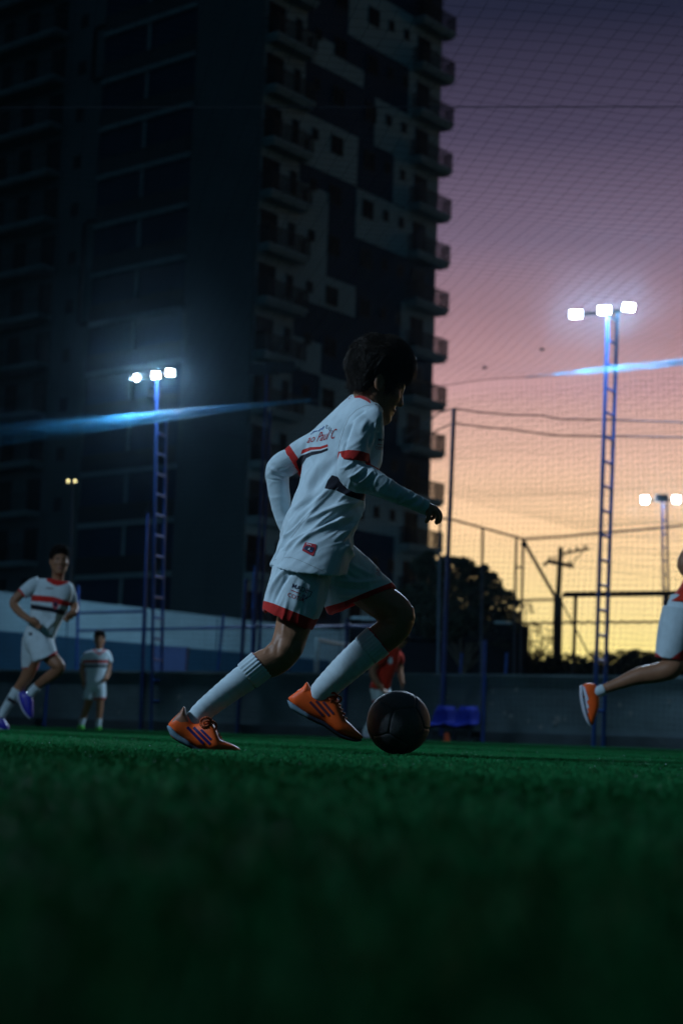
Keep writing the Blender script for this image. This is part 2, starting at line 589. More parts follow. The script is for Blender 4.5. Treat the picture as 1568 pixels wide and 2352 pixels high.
# second court beyond the wall
D2 = 44.0
q0 = P(600, 1500, D2 + 3)[:2]; q1 = P(1568, 1500, D2 - 3)[:2]
d2 = (q1 - q0) / np.linalg.norm(q1 - q0)
vnet(q0, d2, -2, 13.5, 0.4, 5.5, 0.14, .0018, 'far_court_net', 'net behind the neighbouring court near the tree', 8, .1)
cnet('far_ceiling_net', 'overhead net of the neighbouring court seen edge on', WP[0] - WN * .6 + WD * 3.5, WD, -WN, 15, 18, 5.5, .25, .0018)
far_fence = empty('far_net_frame', tuple(P(1190, 1690, D2)), 0, 'thin dark poles and rope of the neighbouring court by the tree', 'fence')
m_pole = mat('dark_steel', (0.03, 0.05, 0.08), 0.5)
for (xt, yt, xb, yb, r) in ((1108, 1213, 1102, 1600, .035), (1185, 1234, 1178, 1600, .035), (1201, 1237, 1192, 1600, .035), (1010, 1195, 1004, 1600, .035)):
    MB().bar(P(xt, yt, D2), P(xb, yb, D2), r, 8).build('pole', m_pole, far_fence)
mb = MB(); mb.path([P(x, y, D2) for x, y in ((960, 1182), (1040, 1194), (1110, 1213), (1201, 1238), (1300, 1232), (1400, 1223), (1600, 1204))], .03, 6)
mb.build('top_rope', m_pole, far_fence)
mb = MB(); mb.bar(P(1201, 1242, D2), P(1276, 1374, D2), .045, 6); mb.sphere(P(1203, 1250, D2), .09)
mb.build('brace', m_pole, far_fence)
mb = MB(); mb.bar(P(1185, 1303, D2), P(1199, 1303, D2), .025, 6)
mb.build('tie', m_pole, far_fence)

# ------------------------------------------------------------------ floodlight towers
m_lamp = mat('lit_lamp_glass', (0.9, 0.95, 1.0), 0.3, emit=((0.86, 0.94, 1.0), 26.0))
m_house = mat('lamp_housing', (0.05, 0.055, 0.065), 0.5)


def lampmat(st):
    return mat('lit_lamp_glass_%d' % st, (0.9, 0.95, 1.0), 0.3, emit=((0.86, 0.94, 1.0), float(st)))


def tower(name, label, base, tops, px, D, lean_dx, heads, w, h, energy, aim, lit=True, rung=0.36, single_from=None, group='floodlight towers of the pitch', emit=180):
    """base = image point of the near leg's foot, tops = image point of its head; px = offset of the far leg; heads = image points of lamps"""
    foot = P(base[0], base[1], D)
    root = empty(name, tuple(foot), 0, label, 'floodlight', group)
    A0, A1 = P(base[0], base[1], D), P(tops[0], tops[1], D)
    B0, B1 = P(base[0] + px[0], base[1] + px[1], D + .34), P(tops[0] + px[0], tops[1] + px[1], D + .34)
    A0[2] = min(A0[2], -0.02); B0[2] = min(B0[2], -0.02)
    if single_from:
        B1 = B0 + (B1 - B0) * single_from
    MB().bar(A0, A1, .03, 8).build('leg', m_blue, root)
    MB().bar(B0, B1, .03, 8).build('leg', m_blue, root)
    H = A1[2]; L = (B1 - B0)
    z = 0.5
    while z < B1[2] - .1:
        fa = (z - A0[2]) / (A1[2] - A0[2]); fb = (z - B0[2]) / (B1[2] - B0[2])
        MB().bar(A0 + (A1 - A0) * fa, B0 + (B1 - B0) * fb, .022, 6).build('rung', m_blue, root)
        z += rung
    pts = [P(x, y, D) for x, y in heads]
    cb = MB(); cb.bar(pts[0] + np.array([-.12, .1, 0]), pts[-1] + np.array([.12, .1, 0]), .025, 8)
    cb.build('crossbar', m_house, root)
    aims = aim if isinstance(aim, list) else [aim] * len(pts)
    for i, c in enumerate(pts):
        d = (Vector(aims[i]) - Vector(c)).normalized()
        xax = d.cross(Vector((0, 0, 1))).normalized(); yax = xax.cross(d)
        c = Vector(c)
        def bx(mb, w_, h_, d0, d1, tp=1.0):
            q = []
            for dd, k in ((d0, 1.0), (d1, tp)):
                for sx, sy in ((-1, -1), (1, -1), (1, 1), (-1, 1)):
                    q.append(c + d * dd + xax * sx * w_ / 2 * k + yax * sy * h_ / 2 * k)
            mb.add(q, [(0, 1, 2, 3), (7, 6, 5, 4), (0, 4, 5, 1), (1, 5, 6, 2), (2, 6, 7, 3), (3, 7, 4, 0)])
        mb = MB(); bx(mb, w + .04, h + .04, -.005, -.07, .8)
        for sx in (-1, 1):
            mb.bar(c + xax * sx * (w / 2 + .03), c + xax * sx * (w / 2 + .03) - d * .1 + Vector((0, 0, .02)), .008, 6)
        hd = mb.build('lamp_head', m_house, root)
        mb = MB(); bx(mb, w, h, .006, -.004)
        mb.build('lamp_glass', lampmat(emit) if lit else m_house, hd)
        if lit and energy:
            ld = bpy.data.lights.new('floodlight', 'SPOT')
            ld.energy = energy * FLOOD
            ld.color = (0.55, 0.765, 1.0)
            ld.spot_size = math.radians(176)
            ld.spot_blend = 0.35
            ld.shadow_soft_size = 0.12
            lo = bpy.data.objects.new('floodlight', ld)
            COL.objects.link(lo)
            lo.location = c + d * .05
            lo.rotation_euler = d.to_track_quat('-Z', 'Y').to_euler()
            lo.parent = root
            lo.matrix_parent_inverse = par_mat(root).inverted()
    return root


t1 = tower('floodlight_tower', 'blue ladder tower with three lit lamps in front of the dark apartment block', (347, 1690), (361, 866), (22, -2), 28.6, 0,
           ((313, 868), (358, 862), (391, 856)), .125, .095, 850, [(-16, 24, 0), (-7, 14, 0), (0, 9, 0)], single_from=.87)
t2 = tower('floodlight_tower', 'tall blue ladder tower with three lit lamps against the pink sky', (1362, 1712), (1395, 716), (22, -2), 23.6, 0,
           ((1322, 722), (1387, 713), (1443, 706)), .165, .10, 1200, [(-2, 9, 0), (1, 8, 0), (6, 12, 0)])
t3 = tower('floodlight_tower', 'slim far floodlight tower with two lit lamps at the right edge', (1528, 1700), (1519, 1146), (11, -1), 43.0, 0,
           ((1480, 1148), (1552, 1147)), .16, .16, 500, (4, 20, 0))
mb = MB(); c = P(1518, 1145, 42.9)
mb.box(c[0] - .16, c[0] + .16, c[1] - .1, c[1] + .1, c[2] - .08, c[2] + .1)
mb.build('control_box', m_house, t3)
t4 = tower('floodlight_tower', 'unlit blue floodlight mast behind the running boy, left of his shoulder', (574, 1690), (613, 862), (12, 0), 31.5, 0,
           ((590, 848), (625, 846), (660, 844)), .25, .2, 0, (0, 8, 0), lit=False, single_from=.9, rung=9)
# added unseen lamp on the first tower's back, brightens the white boundary wall
c = Vector(P(352, 900, 28.8)); d = (Vector((-2.8, 54, .5)) - c).normalized()
xa = d.cross(Vector((0, 0, 1))).normalized(); ya = xa.cross(d)
q = [c + d * k + xa * sx * .11 + ya * sy * .08 for k in (.12, .05) for sx, sy in ((-1, -1), (1, -1), (1, 1), (-1, 1))]
hd = MB().add(q, [(0, 1, 2, 3), (7, 6, 5, 4), (0, 4, 5, 1), (1, 5, 6, 2), (2, 6, 7, 3), (3, 7, 4, 0)]).build('lamp_head', m_house, t1)
q = [c + d * k + xa * sx * .1 + ya * sy * .07 for k in (.127, .121) for sx, sy in ((-1, -1), (1, -1), (1, 1), (-1, 1))]
MB().add(q, [(0, 1, 2, 3), (7, 6, 5, 4), (0, 4, 5, 1), (1, 5, 6, 2), (2, 6, 7, 3), (3, 7, 4, 0)]).build('lamp_glass', lampmat(26), hd)
ld = bpy.data.lights.new('floodlight', 'SPOT'); ld.energy = 7000; ld.color = (0.34, 0.70, 1.0); ld.spot_size = math.radians(57); ld.spot_blend = 1.0; ld.shadow_soft_size = .1
lo = bpy.data.objects.new('floodlight', ld); COL.objects.link(lo); lo.location = c + d * .16; lo.rotation_euler = d.to_track_quat('-Z', 'Y').to_euler()
lo.parent = t1; lo.matrix_parent_inverse = par_mat(t1).inverted()
# the mast of the same row that stands beside the pitch, left of the photographer
t5 = tower('floodlight_tower', 'lit floodlight tower beside the pitch, left of the picture', (784, 1800), (784, 1400), (8, 0), 3.0, 0, ((784, 1500),), .2, .15, 0, (0, 5, 0)) if False else None


def side_tower(x, y, zt, energy, aim):
    root = empty('floodlight_tower', (x, y, 0), 0, 'blue ladder floodlight tower on the left touchline beside the photographer', 'floodlight', 'floodlight towers of the pitch')
    for dx in (0, .35):
        MB().bar((x + dx, y, -.02), (x + dx, y, zt), .043, 8).build('leg', m_blue, root)
    z = .5
    while z < zt:
        MB().bar((x, y, z), (x + .35, y, z), .017, 6).build('rung', m_blue, root)
        z += .36
    MB().bar((x, y - .6, zt), (x, y + .6, zt), .025, 8).build('crossbar', m_house, root)
    for dy in (-.55, 0, .55):
        c = Vector((x + .1, y + dy, zt)); d = (Vector(aim) - c).normalized()
        xa = d.cross(Vector((0, 0, 1))).normalized(); ya = xa.cross(d)
        q = [c + d * k + xa * sx * .13 + ya * sy * .09 for k in (0, -.07) for sx, sy in ((-1, -1), (1, -1), (1, 1), (-1, 1))]
        hd = MB().add(q, [(0, 1, 2, 3), (7, 6, 5, 4), (0, 4, 5, 1), (1, 5, 6, 2), (2, 6, 7, 3), (3, 7, 4, 0)]).build('lamp_head', m_house, root)
        q = [c + d * k + xa * sx * .11 + ya * sy * .075 for k in (.006, -.004) for sx, sy in ((-1, -1), (1, -1), (1, 1), (-1, 1))]
        MB().add(q, [(0, 1, 2, 3), (7, 6, 5, 4), (0, 4, 5, 1), (1, 5, 6, 2), (2, 6, 7, 3), (3, 7, 4, 0)]).build('lamp_glass', m_lamp, hd)
        ld = bpy.data.lights.new('floodlight', 'SPOT')
        ld.energy = energy * FLOOD; ld.color = (0.55, 0.765, 1.0)
        ld.spot_size = math.radians(126); ld.spot_blend = 1.0; ld.shadow_soft_size = .25
        lo = bpy.data.objects.new('floodlight', ld); COL.objects.link(lo)
        lo.location = c + d * .05; lo.rotation_euler = d.to_track_quat('-Z', 'Y').to_euler()
        lo.parent = root; lo.matrix_parent_inverse = par_mat(root).inverted()
    return root


side_tower(-7.6, 3.8, 6.3, 860, (1.2, 8.5, 0.0))

# ------------------------------------------------------------------ neighbour's wall, gate, goal, shelters
m_white = mat('white_render', (0.42, 0.5, 0.55), 0.9, var=0.12, vscale=.8, bump=.2, bscale=15)
m_wblue = mat('blue_wall_paint', (0.025, 0.075, 0.13), 0.85, var=.2, vscale=.8)
PW0, PW1 = P(-60, 1600, 44.3), P(1166, 1600, 66.0)
wd = (PW1 - PW0)[:2]; wlen = np.linalg.norm(wd); wd = wd / wlen
wn = np.array([wd[1], -wd[0]])
root = empty('boundary_wall', (PW0[0], PW0[1], 0), 0, 'white rendered boundary wall with blue lower band below the tower block', 'wall')


def pw(s, off, z):
    return (PW0[0] + wd[0] * s + wn[0] * off, PW0[1] + wd[1] * s + wn[1] * off, z)


def pslab(s0, s1, o0, o1, z0, z1):
    c = [pw(s0, o0, z0), pw(s1, o0, z0), pw(s1, o1, z0), pw(s0, o1, z0), pw(s0, o0, z1), pw(s1, o0, z1), pw(s1, o1, z1), pw(s0, o1, z1)]
    return MB().add(c, [(0, 3, 2, 1), (4, 5, 6, 7), (0, 1, 5, 4), (1, 2, 6, 5), (2, 3, 7, 6), (3, 0, 4, 7)])


pslab(-12, wlen, -.2, 0, 0, 3.5).build('wall_face', m_white, root)
pslab(-12, 15.5, 0.0, .02, 0, 2.5).build('painted_band', m_wblue, root)
pslab(-12, wlen, -.24, .04, 3.5, 3.56).build('coping', m_white, root)
for s in (3.2, 6.4, 9.6, 12.8, 16.0, 19.2, 22.4, 25.6):
    pslab(s, s + .03, 0.021, .035, 0, 3.5).build('joint_strip', m_wblue, root)
c = P(388, 1620, 43.0)
root = empty('metal_cabinet', (c[0], c[1], 0), 0, 'dark blue metal cabinet in front of the white boundary wall', 'cabinet')
mb = MB(); mb.box(c[0] - .42, c[0] + .42, c[1] - .3, c[1] + .3, 0.0, 2.08); mb.build('body', m_cab, root)
mb = MB(); mb.box(c[0] - .45, c[0] + .45, c[1] - .34, c[1] + .33, 2.08, 2.13); mb.build('roof', m_cab, root)
mb = MB(); mb.box(c[0] - .38, c[0] + .38, c[1] - .32, c[1] - .301, .1, 2.0); dd = mb.build('door', m_cab, root)
mb = MB(); mb.box(c[0] + .28, c[0] + .31, c[1] - .35, c[1] - .321, .95, 1.1); mb.build('handle', m_house, dd)
# small white goal frame
m_goal = mat('white_goal_paint', (0.35, 0.4, 0.42), .6)
gl = P(722, 1650, 36.0); gr = P(800, 1650, 38.2)
root = empty('goal_frame', (gl[0], gl[1], 0), 0, 'small white goal frame behind the low wall, between the boy\'s legs', 'goal')
zt = P(722, 1466, 36.0)[2]
MB().bar((gl[0], gl[1], 0), (gl[0], gl[1], zt), .05, 10).build('goal_post', m_goal, root)
MB().bar((gr[0], gr[1], 0), (gr[0], gr[1], zt), .05, 10).build('goal_post', m_goal, root)
MB().bar((gl[0] - .02, gl[1], zt - .03), (gr[0] + .02, gr[1], zt - .03), .045, 10).build('crossbar', m_goal, root)
# flat roofed shelter
m_roofdk = mat('dark_roof_sheet', (0.01, 0.011, 0.014), .9, spec=.05)
m_edge = mat('pale_roof_edge', (0.35, 0.42, 0.46), .7)
a, c = P(800, 1560, 52.0), P(1180, 1560, 56.0)
z0 = P(1000, 1486, 54.0)[2]; z1 = P(1000, 1437, 54.0)[2]
root = empty('flat_roof_shed', ((a[0] + c[0]) / 2, a[1], 0), 0, 'dark flat roofed shed with a pale roof edge behind the wall', 'shed')
mb = MB(); mb.box(a[0], c[0], a[1] + .2, a[1] + 5, 0, z1 - .05); mb.build('body', m_roofdk, root)
mb = MB(); mb.box(a[0], c[0] - .55, a[1], a[1] + .199, z1, z1 + .07); mb.build('roof_edge', m_edge, root)
mb = MB(); mb.box(a[0], c[0], a[1] - .1, a[1] + 5, z0 + .1, z1 - .051); mb.build('roof', m_roofdk, root)

# tiled strip on posts at the right
m_black = mat('black_iron', (0.012, 0.016, 0.022), .6)
DT = 30.0
root = empty('tiled_fence', tuple(P(1420, 1690, DT)), 0, 'dark fence at the right with a row of tiles along its top beam', 'fence')
mb = MB(); mb.bar(P(1290, 1368, DT), P(1640, 1364, DT), .03, 6); mb.build('beam', m_black, root)
ts = MB()
for i in range(21):
    x = 1294 + i * 17.2
    p = P(x, 1366 - (x - 1290) * .012, DT); q = P(x + 17, 1362 - (x - 1290) * .012, DT)
    ts.bar(p, q, .045, 8, .028)
o = ts.build('tile_row', mat('dark_tile', (0.05, 0.022, 0.014), .8), root); o['kind'] = 'stuff'
for (x, yt, yb) in ((1321, 1372, 1560), (1530, 1368, 1570)):
    MB().bar(P(x, yt, DT), P(x - 6, yb, DT), .034, 8).build('post', m_black, root)
for (xa, ya, xb, yb, r) in ((1180, 1431, 1640, 1428, .022), (1180, 1379, 1278, 1377, .02)):
    mb = MB(); pts = [P(xa + (xb - xa) * i / 60, ya + (yb - ya) * i / 60 + 1.6 * math.sin(i * 1.9), DT) for i in range(61)]
    mb.path(pts, r, 5); mb.build('twisted_rail', m_black, root)
MB().bar(P(1290, 1385, DT), P(1350, 1500, DT), .014, 6).build('stay', m_black, root)

# utility pole
DU = 58.0
root = empty('utility_pole', tuple(P(1276, 1700, DU)), 0, 'wooden utility pole with two crossarms against the yellow sky', 'pole')
MB().bar(P(1287, 1257, DU), P(1279, 1400, DU), .085, 10, .1).build('pole', m_black, root)
MB().bar(P(1281, 1372, DU - .3), P(1274, 1700, DU - .3), .16, 10, .17).build('lower_post', m_black, root)
MB().bar(P(1288, 1273, DU), P(1352, 1260, DU), .045, 8).build('crossarm', m_black, root)
MB().bar(P(1256, 1289, DU), P(1316, 1301, DU), .075, 8).build('crossarm', m_black, root)
MB().bar(P(1340, 1265, DU), P(1306, 1300, DU), .02, 6).build('brace', m_black, root)
for x, y in ((1306, 1268), (1324, 1264), (1342, 1260), (1262, 1287), (1272, 1287), (1306, 1296)):
    MB().bar(P(x, y, DU), P(x + .4, y - 9, DU), .045, 8, .03).build('insulator', m_black, root)
MB().bar(P(1256, 1290, DU), P(1248, 1299, DU), .06, 8).build('fuse_box', m_black, root)
mb = MB()
for k, (x0, y0) in enumerate(((1306, 1259), (1342, 1251), (1262, 1278), (1306, 1300))):
    pts = [P(x0 + i * 22, y0 + 1.2 * i * (1 + k * .3) + .05 * i * i, DU + i * 1.2) for i in range(14)]
    w_ = MB(); w_.path(pts, .008, 4)
    tag(w_.build('power_wire', m_black), '%s power wire leaving the utility pole to the right' % ('uppermost short-arm', 'long-arm tip', 'left insulator', 'lowest')[k], 'wire', 'power wires')
# birds
for x, y, lab in ((1112, 845, 'tiny dark bird in the pink sky, the lower left one'), (1243, 803, 'tiny dark bird in the pink sky, the upper right one')):
    c = P(x, y, 60.0)
    mb = MB(); mb.sphere(c, .05, 10, 6, (1.8, 1, .9)); mb.sphere(c + np.array([.09, 0, .02]), .028, 8, 6)
    bird = mb.build('bird', m_black, None, True)
    tag(bird, lab, 'bird', 'birds in the sky')
    for s in (-1, 1):
        MB().add([c + np.array([-.04, 0, .02]), c + np.array([.05, 0, .02]), c + np.array([.0, s * .16, .06]), c + np.array([-.07, s * .2, .03])], [(0, 1, 2, 3)]).build('wing', m_black, bird)

# street lamp with two small bulbs at the left
m_warm = mat('warm_bulb', (1, .9, .6), .4, emit=((1.0, .86, .4), 4.0))
root = empty('street_lamp', tuple(P(165, 1690, 62)), 0, 'street lamp with two small warm bulbs in front of the left facade', 'street lamp')
a, c = P(157, 1105, 62), P(173, 1105, 62)
MB().bar(P(166, 1115, 62), P(158, 1600, 62), .05, 8).build('pole', m_pole, root)
MB().bar(a + np.array([0, .1, -.1]), c + np.array([0, .1, -.1]), .03, 6).build('arm', m_pole, root)
for q in (a, c):
    mb = MB(); mb.sphere(q, .045); mb.build('bulb', m_warm, root, True)

# blue bucket seats and an orange marker
m_seat = mat('blue_plastic', (0.006, 0.018, 0.2), .75, spec=.1)
for x, lab in ((1008, 'blue plastic bucket seat by the wall, the one nearer the ball'), (1060, 'blue plastic bucket seat by the wall, the one farther right of the ball')):
    c = on_wall(x, 1680, .45)
    root = empty('bucket_seat', (c[0], c[1], 0), W_ANG, lab, 'seat', 'blue bucket seats along the wall')
    vs = []; fs = []
    N, M = 11, 8
    for j in range(M):
        t = j / (M - 1)
        for i in range(N):
            u = -1 + 2 * i / (N - 1)
            if t < .5:
                k = t / .5
                y = -.2 + .36 * k; z = .24 + .05 * abs(u) ** 2.5 - .02 * math.sin(k * math.pi); w_ = .21
            else:
                k = (t - .5) / .5
                y = .16 + .07 * k - .05 * abs(u) ** 2; z = .24 + .29 * k; w_ = .21 * (1 - .35 * k ** 3)
            vs.append((u * w_, y, z))
    fs = [(j * N + i, j * N + i + 1, (j + 1) * N + i + 1, (j + 1) * N + i) for j in range(M - 1) for i in range(N - 1)]
    o = make('shell', vs, fs, m_seat, root, True, False)
    md = o.modifiers.new('thickness', 'SOLIDIFY'); md.thickness = .018
    mb = MB(); mb.bar((-.14, 0, 0), (-.14, 0, .23), .02); mb.bar((.14, 0, 0), (.14, 0, .23), .02); mb.bar((-.22, 0, .21), (.22, 0, .21), .02)
    mb.build('stand', m_pole, root, False, False)
c = on_wall(1025, 1690, .8)
mb = MB(); n = 14
mb.bar((c[0], c[1], 0.015), (c[0], c[1], .12), .045, n, .03); mb.bar((c[0], c[1], 0), (c[0], c[1], .015), .06, n)
tag(mb.build('marker_cone', mat('orange_plastic', (.4, .06, .015), .7)), 'small orange marker cone on the turf below the blue seats', 'cone')
# ------------------------------------------------------------------ apartment block
BC = (-5.4, 91.0)
B_ANG = math.atan2(.776, .631)
block = empty('apartment_building', (BC[0], BC[1], 0), B_ANG, 'tall dark apartment block with blue and grey panels and stacked balconies', 'building')
m_grey = mat('grey_facade', (0.13, 0.16, 0.17), .9, var=.12, vscale=.25)
m_light = mat('pale_panel', (0.44, 0.52, 0.54), .9, var=.12, vscale=.3)
m_navy = mat('navy_panel', (0.022, 0.045, 0.09), .85, var=.2, vscale=.3)
m_dark = mat('dark_opening', (0.012, 0.013, 0.016), .6)
m_frame = mat('window_frame', (0.02, 0.022, 0.025), .5)
m_glass = mat('window_glass', (0.008, 0.01, 0.013), .6, spec=.1)
m_rail = mat('balcony_rail', (0.035, 0.03, 0.03), .6)
m_ledge = mat('grey_ledge', (0.3, 0.36, 0.38), .9, var=.1, vscale=.5)
m_slab = mat('balcony_slab', (0.38, 0.45, 0.47), .9, var=.1, vscale=.5)
FL, Z0 = 3.12, 27.4 - 3.12 * 8
NF = 17
HB = Z0 + NF * FL + 2
LX, LY = 17.4, 34.0


def bpart(name, m, parent, *boxes):
    mb = MB()
    for q in boxes: mb.box(*q)
    return mb.build(name, m, parent, False, False)


def share(o, parent, loc):
    """a copy of a piece, sharing its mesh"""
    c = o.copy(); COL.objects.link(c); c.parent = parent; c.location = loc
    return c


# carcass: right block with facade y = 0, left block with facade x = 0 and a recess for the loggias (y 5.4 .. 13.5)
bpart('right_wall', m_navy, block, (0.02, LX, 0, 14, 0, HB))
bpart('left_wall', m_grey, block, (-.02, .019, -.02, 5.4, 0, HB), (-.02, .019, 13.5, LY, 0, HB), (1.9, 2.0, 5.4, 13.5, 0, HB))
bpart('loggia_side', m_grey, block, (0.019, 1.9, 5.3, 5.4, 0, HB), (0.019, 1.9, 13.5, 13.6, 0, HB))
bpart('loggia_divider', m_ledge, block, (-.05, 1.9, 9.38, 9.62, 0, HB))
bpart('rear_wing', m_grey, block, (.02, 12, 14.0, LY, 0, HB))
bpart('corner_wall', m_grey, block, (-.02, 0.12, -.05, -.021, 0, HB))
zf = lambda k: Z0 + FL * k
# pale panels of the right facade: (x0, x1, z0, z1)
for q in ((0.12, 3.7, 36.4, 45.8), (3.7, 6.3, 39.7, 41.5), (6.3, 9.25, 39.7, 40.8), (7.6, 17.4, 42.6, 46.2), (13.9, 17.4, 33.3, 42.6), (10.5, 13.9, 36.4, 39.5), (12.6, 13.9, 33.3, 36.4),
          (0.12, 3.5, 20.8, 36.4), (3.5, 8.9, 33.3, 36.4), (3.5, 6.3, 27.0, 32.1), (8.95, 13.9, 30.1, 33.2), (13.9, 17.4, 30.1, 33.3), (6.2, 9.15, 25.1, 27.0), (3.5, 6.2, 25.1, 27.0), (3.5, 6.1, 20.9, 22.8),
          (13.8, 17.4, 24.0, 27.2), (6.1, 8.9, 19.0, 21.0), (0.12, 3.5, 5, 20.8), (3.5, 8.8, 16.0, 19.0), (13.8, 17.4, 18.0, 21.2), (9.0, 17.4, 12.2, 15.2), (3.5, 6.2, 9.5, 13.0), (8.9, 13.8, 6.0, 9.2), (13.8, 17.4, 6, 12.2)):
    bpart('wall_panel', m_light, block, (q[0], q[1], -.04, -.001, q[2], q[3]))

proto = {}
for k in range(1, NF + 1):
    z = zf(k)
    # --- right facade
    for x0, x1, key in ((0.15, 3.75, 'a'), (14.2, 17.75, 'b')):
        if key not in proto:
            w = x1 - x0
            sl = bpart('balcony', m_slab, block, (0, w, -.92, -.041, -.2, 0), (.1, w - .1, -.82, -.041, -.42, -.2))
            mb = MB()
            for i in range(int(w / .1) + 1):
                mb.box(i * .1, i * .1 + .034, -.89, -.86, 0, 1.0)
            for i in range(8):
                mb.box(0, .034, -.86 + i * .1, -.826 + i * .1, 0, 1.0); mb.box(w - .034, w, -.86 + i * .1, -.826 + i * .1, 0, 1.0)
            mb.box(-.02, w + .02, -.91, -.85, 1.0, 1.07); mb.box(-.02, .04, -.85, -.05, 1.0, 1.07); mb.box(w - .04, w + .02, -.85, -.05, 1.0, 1.07)
            ra = mb.build('railing', m_rail, sl, False, False)
            proto[key] = (sl, ra)
            sl.location = (x0, 0, z)
        else:
            s0, r0 = proto[key]
            s1 = share(s0, block, (x0, 0, z)); share(r0, s1, (0, 0, 0))
    for x0, x1, zz0, zz1, key in ((.25, 1.75, .02, 2.15, 'door'), (2.7, 3.3, .6, 2.0, 'w0'), (14.7, 16.1, .02, 2.15, 'door2'), (4.5, 5.1, 1.35, 2.05, 'w1'), (6.3, 7.45, 1.05, 2.2, 'w2'), (9.5, 10.6, 1.05, 2.2, 'w2b'), (11.6, 12.15, 1.35, 2.05, 'w1b'), (13.2, 13.75, 1.35, 2.05, 'w1c')):
        kk = 'r' + key
        w, h = x1 - x0, zz1 - zz0
        if kk not in proto:
            fr = bpart('window', m_frame, block, (0, .06, -.09, -.042, 0, h), (w - .06, w, -.09, -.042, 0, h), (.06, w - .06, -.09, -.042, 0, .06), (.06, w - .06, -.09, -.042, h - .06, h), (w / 2 - .025, w / 2 + .025, -.085, -.042, .06, h - .06))
            pn = bpart('pane', m_glass, fr, (.06, w - .06, -.06, -.05, .06, h - .06))
            fr.location = (x0, 0, z + zz0); proto[kk] = (fr, pn)
        else:
            f0, p0 = proto[kk]
            f1 = share(f0, block, (x0, 0, z + zz0)); share(p0, f1, (0, 0, 0))
    # --- left facade (x = 0): loggia floors, small windows, outer balconies
    zl = z + .25
    if 'lf' not in proto:
        proto['lf'] = bpart('loggia_floor', m_ledge, block, (-.12, 1.9, 5.4, 13.5, -.3, 0)); proto['lf'].location = (0, 0, zl)
        mb = MB(); mb.box(-.1, -.06, 5.4, 13.5, 1.0, 1.05); mb.box(-.08, -.07, 5.4, 13.5, 0, 1.0)
        proto['lr'] = mb.build('railing', mat('loggia_glass', (.02, .024, .03), .3), proto['lf'], False, False)
        proto['ld'] = [bpart('loggia_door', m_dark, proto['lf'], (1.86, 1.899, q0, q1, 0, 2.2)) for q0, q1 in ((5.6, 6.6), (9.9, 11.2))]
        proto['ls'] = bpart('window', m_dark, block, (-.05, -.021, 15.1, 15.8, .9, 1.75)); proto['ls'].location = (0, 0, zl)
        proto['lb'] = bpart('balcony', m_ledge, block, (-1.1, -.021, 17.0, 25.0, -.2, 0), (-1.0, -.021, 17.1, 24.9, -.35, -.2)); proto['lb'].location = (0, 0, z + 1.2)
        mb = MB()
        for i in range(50): mb.box(-1.08, -1.06, 17 + i * .16, 17.02 + i * .16, 0, 1.0)
        mb.box(-1.1, -1.04, 17, 25, 1.0, 1.05)
        proto['lbr'] = mb.build('railing', m_rail, proto['lb'], False, False)
        proto['lbd'] = [bpart('balcony_door', m_dark, proto['lb'], (-.06, -.022, q0, q1, 0, 2.15)) for q0, q1 in ((17.1, 18.4), (19.9, 21.1), (22.4, 23.4))]
    else:
        a = share(proto['lf'], block, (0, 0, zl)); share(proto['lr'], a, (0, 0, 0)); [share(q, a, (0, 0, 0)) for q in proto['ld']]
        share(proto['ls'], block, (0, 0, zl))
        a = share(proto['lb'], block, (0, 0, z + 1.2)); share(proto['lbr'], a, (0, 0, 0)); [share(q, a, (0, 0, 0)) for q in proto['lbd']]
for z0, z1 in ((40.4, 43.7), (24.6, 31.0)):
    bpart('facade_frame', m_dark, block, (-.14, -.021, 14.28, 14.5, z0, z1), (-.14, -.021, 13.5, 14.27, z0 - .2, z0), (-.14, -.021, 13.5, 14.27, z1, z1 + .2))

# ------------------------------------------------------------------ trees and hedge
def leaf_cloud(clumps, n, size, seed, squash=.75):
    rr = np.random.default_rng(seed)
    cs = np.array([c[:3] for c in clumps]); rs = np.array([c[3] for c in clumps])
    w = rs ** 2; idx = rr.choice(len(cs), n, p=w / w.sum())
    d = rr.normal(size=(n, 3)); d /= np.linalg.norm(d, axis=1)[:, None]
    rad = rr.uniform(.35, 1.05, n) ** .5
    c = cs[idx] + d * (rs[idx] * rad)[:, None] * np.array([1, 1, squash])
    a = rr.normal(size=(n, 3)); a /= np.linalg.norm(a, axis=1)[:, None]
    b_ = np.cross(a, rr.normal(size=(n, 3))); b_ /= np.linalg.norm(b_, axis=1)[:, None]
    s = size * rr.uniform(.6, 1.4, n)[:, None]
    v = np.stack([c - a * s, c + b_ * s * .45, c + a * s, c - b_ * s * .45], 1)
    f = np.arange(n * 4).reshape(-1, 4)
    return v.reshape(-1, 3), f


m_leaf = mat('dark_foliage', (0.016, 0.022, 0.012), .7, var=.5, vscale=4)
m_leafb = mat('brown_foliage', (0.09, 0.05, 0.02), .8, var=.4, vscale=4)
m_bark = mat('bark', (0.05, 0.038, 0.028), .9, var=.3, vscale=12, bump=.5, bscale=30)


def tree(name, label, foot, D, blobs, n, leaf, m, seed, group=None):
    base = P(foot[0], foot[1], D); base[2] = 0
    root = empty(name, tuple(base), 0, label, 'tree', group)
    clumps = []
    for (x, y, r) in blobs:
        p = P(x, y, D + random.uniform(-.6, .8)); clumps.append((*p, r * D / F))
    v, f = leaf_cloud(clumps, n, leaf, seed)
    make('crown', v, f, m, root)
    top = P(blobs[0][0], blobs[0][1], D)
    mb = MB(); mb.bar(base, base + (top - base) * .55, .16, 8, .09)
    fork = base + (top - base) * .5
    for c in clumps[:14]:
        mb.bar(fork, c[:3], .05, 6, .015)
    mb.build('trunk', m_bark, root)
    return root


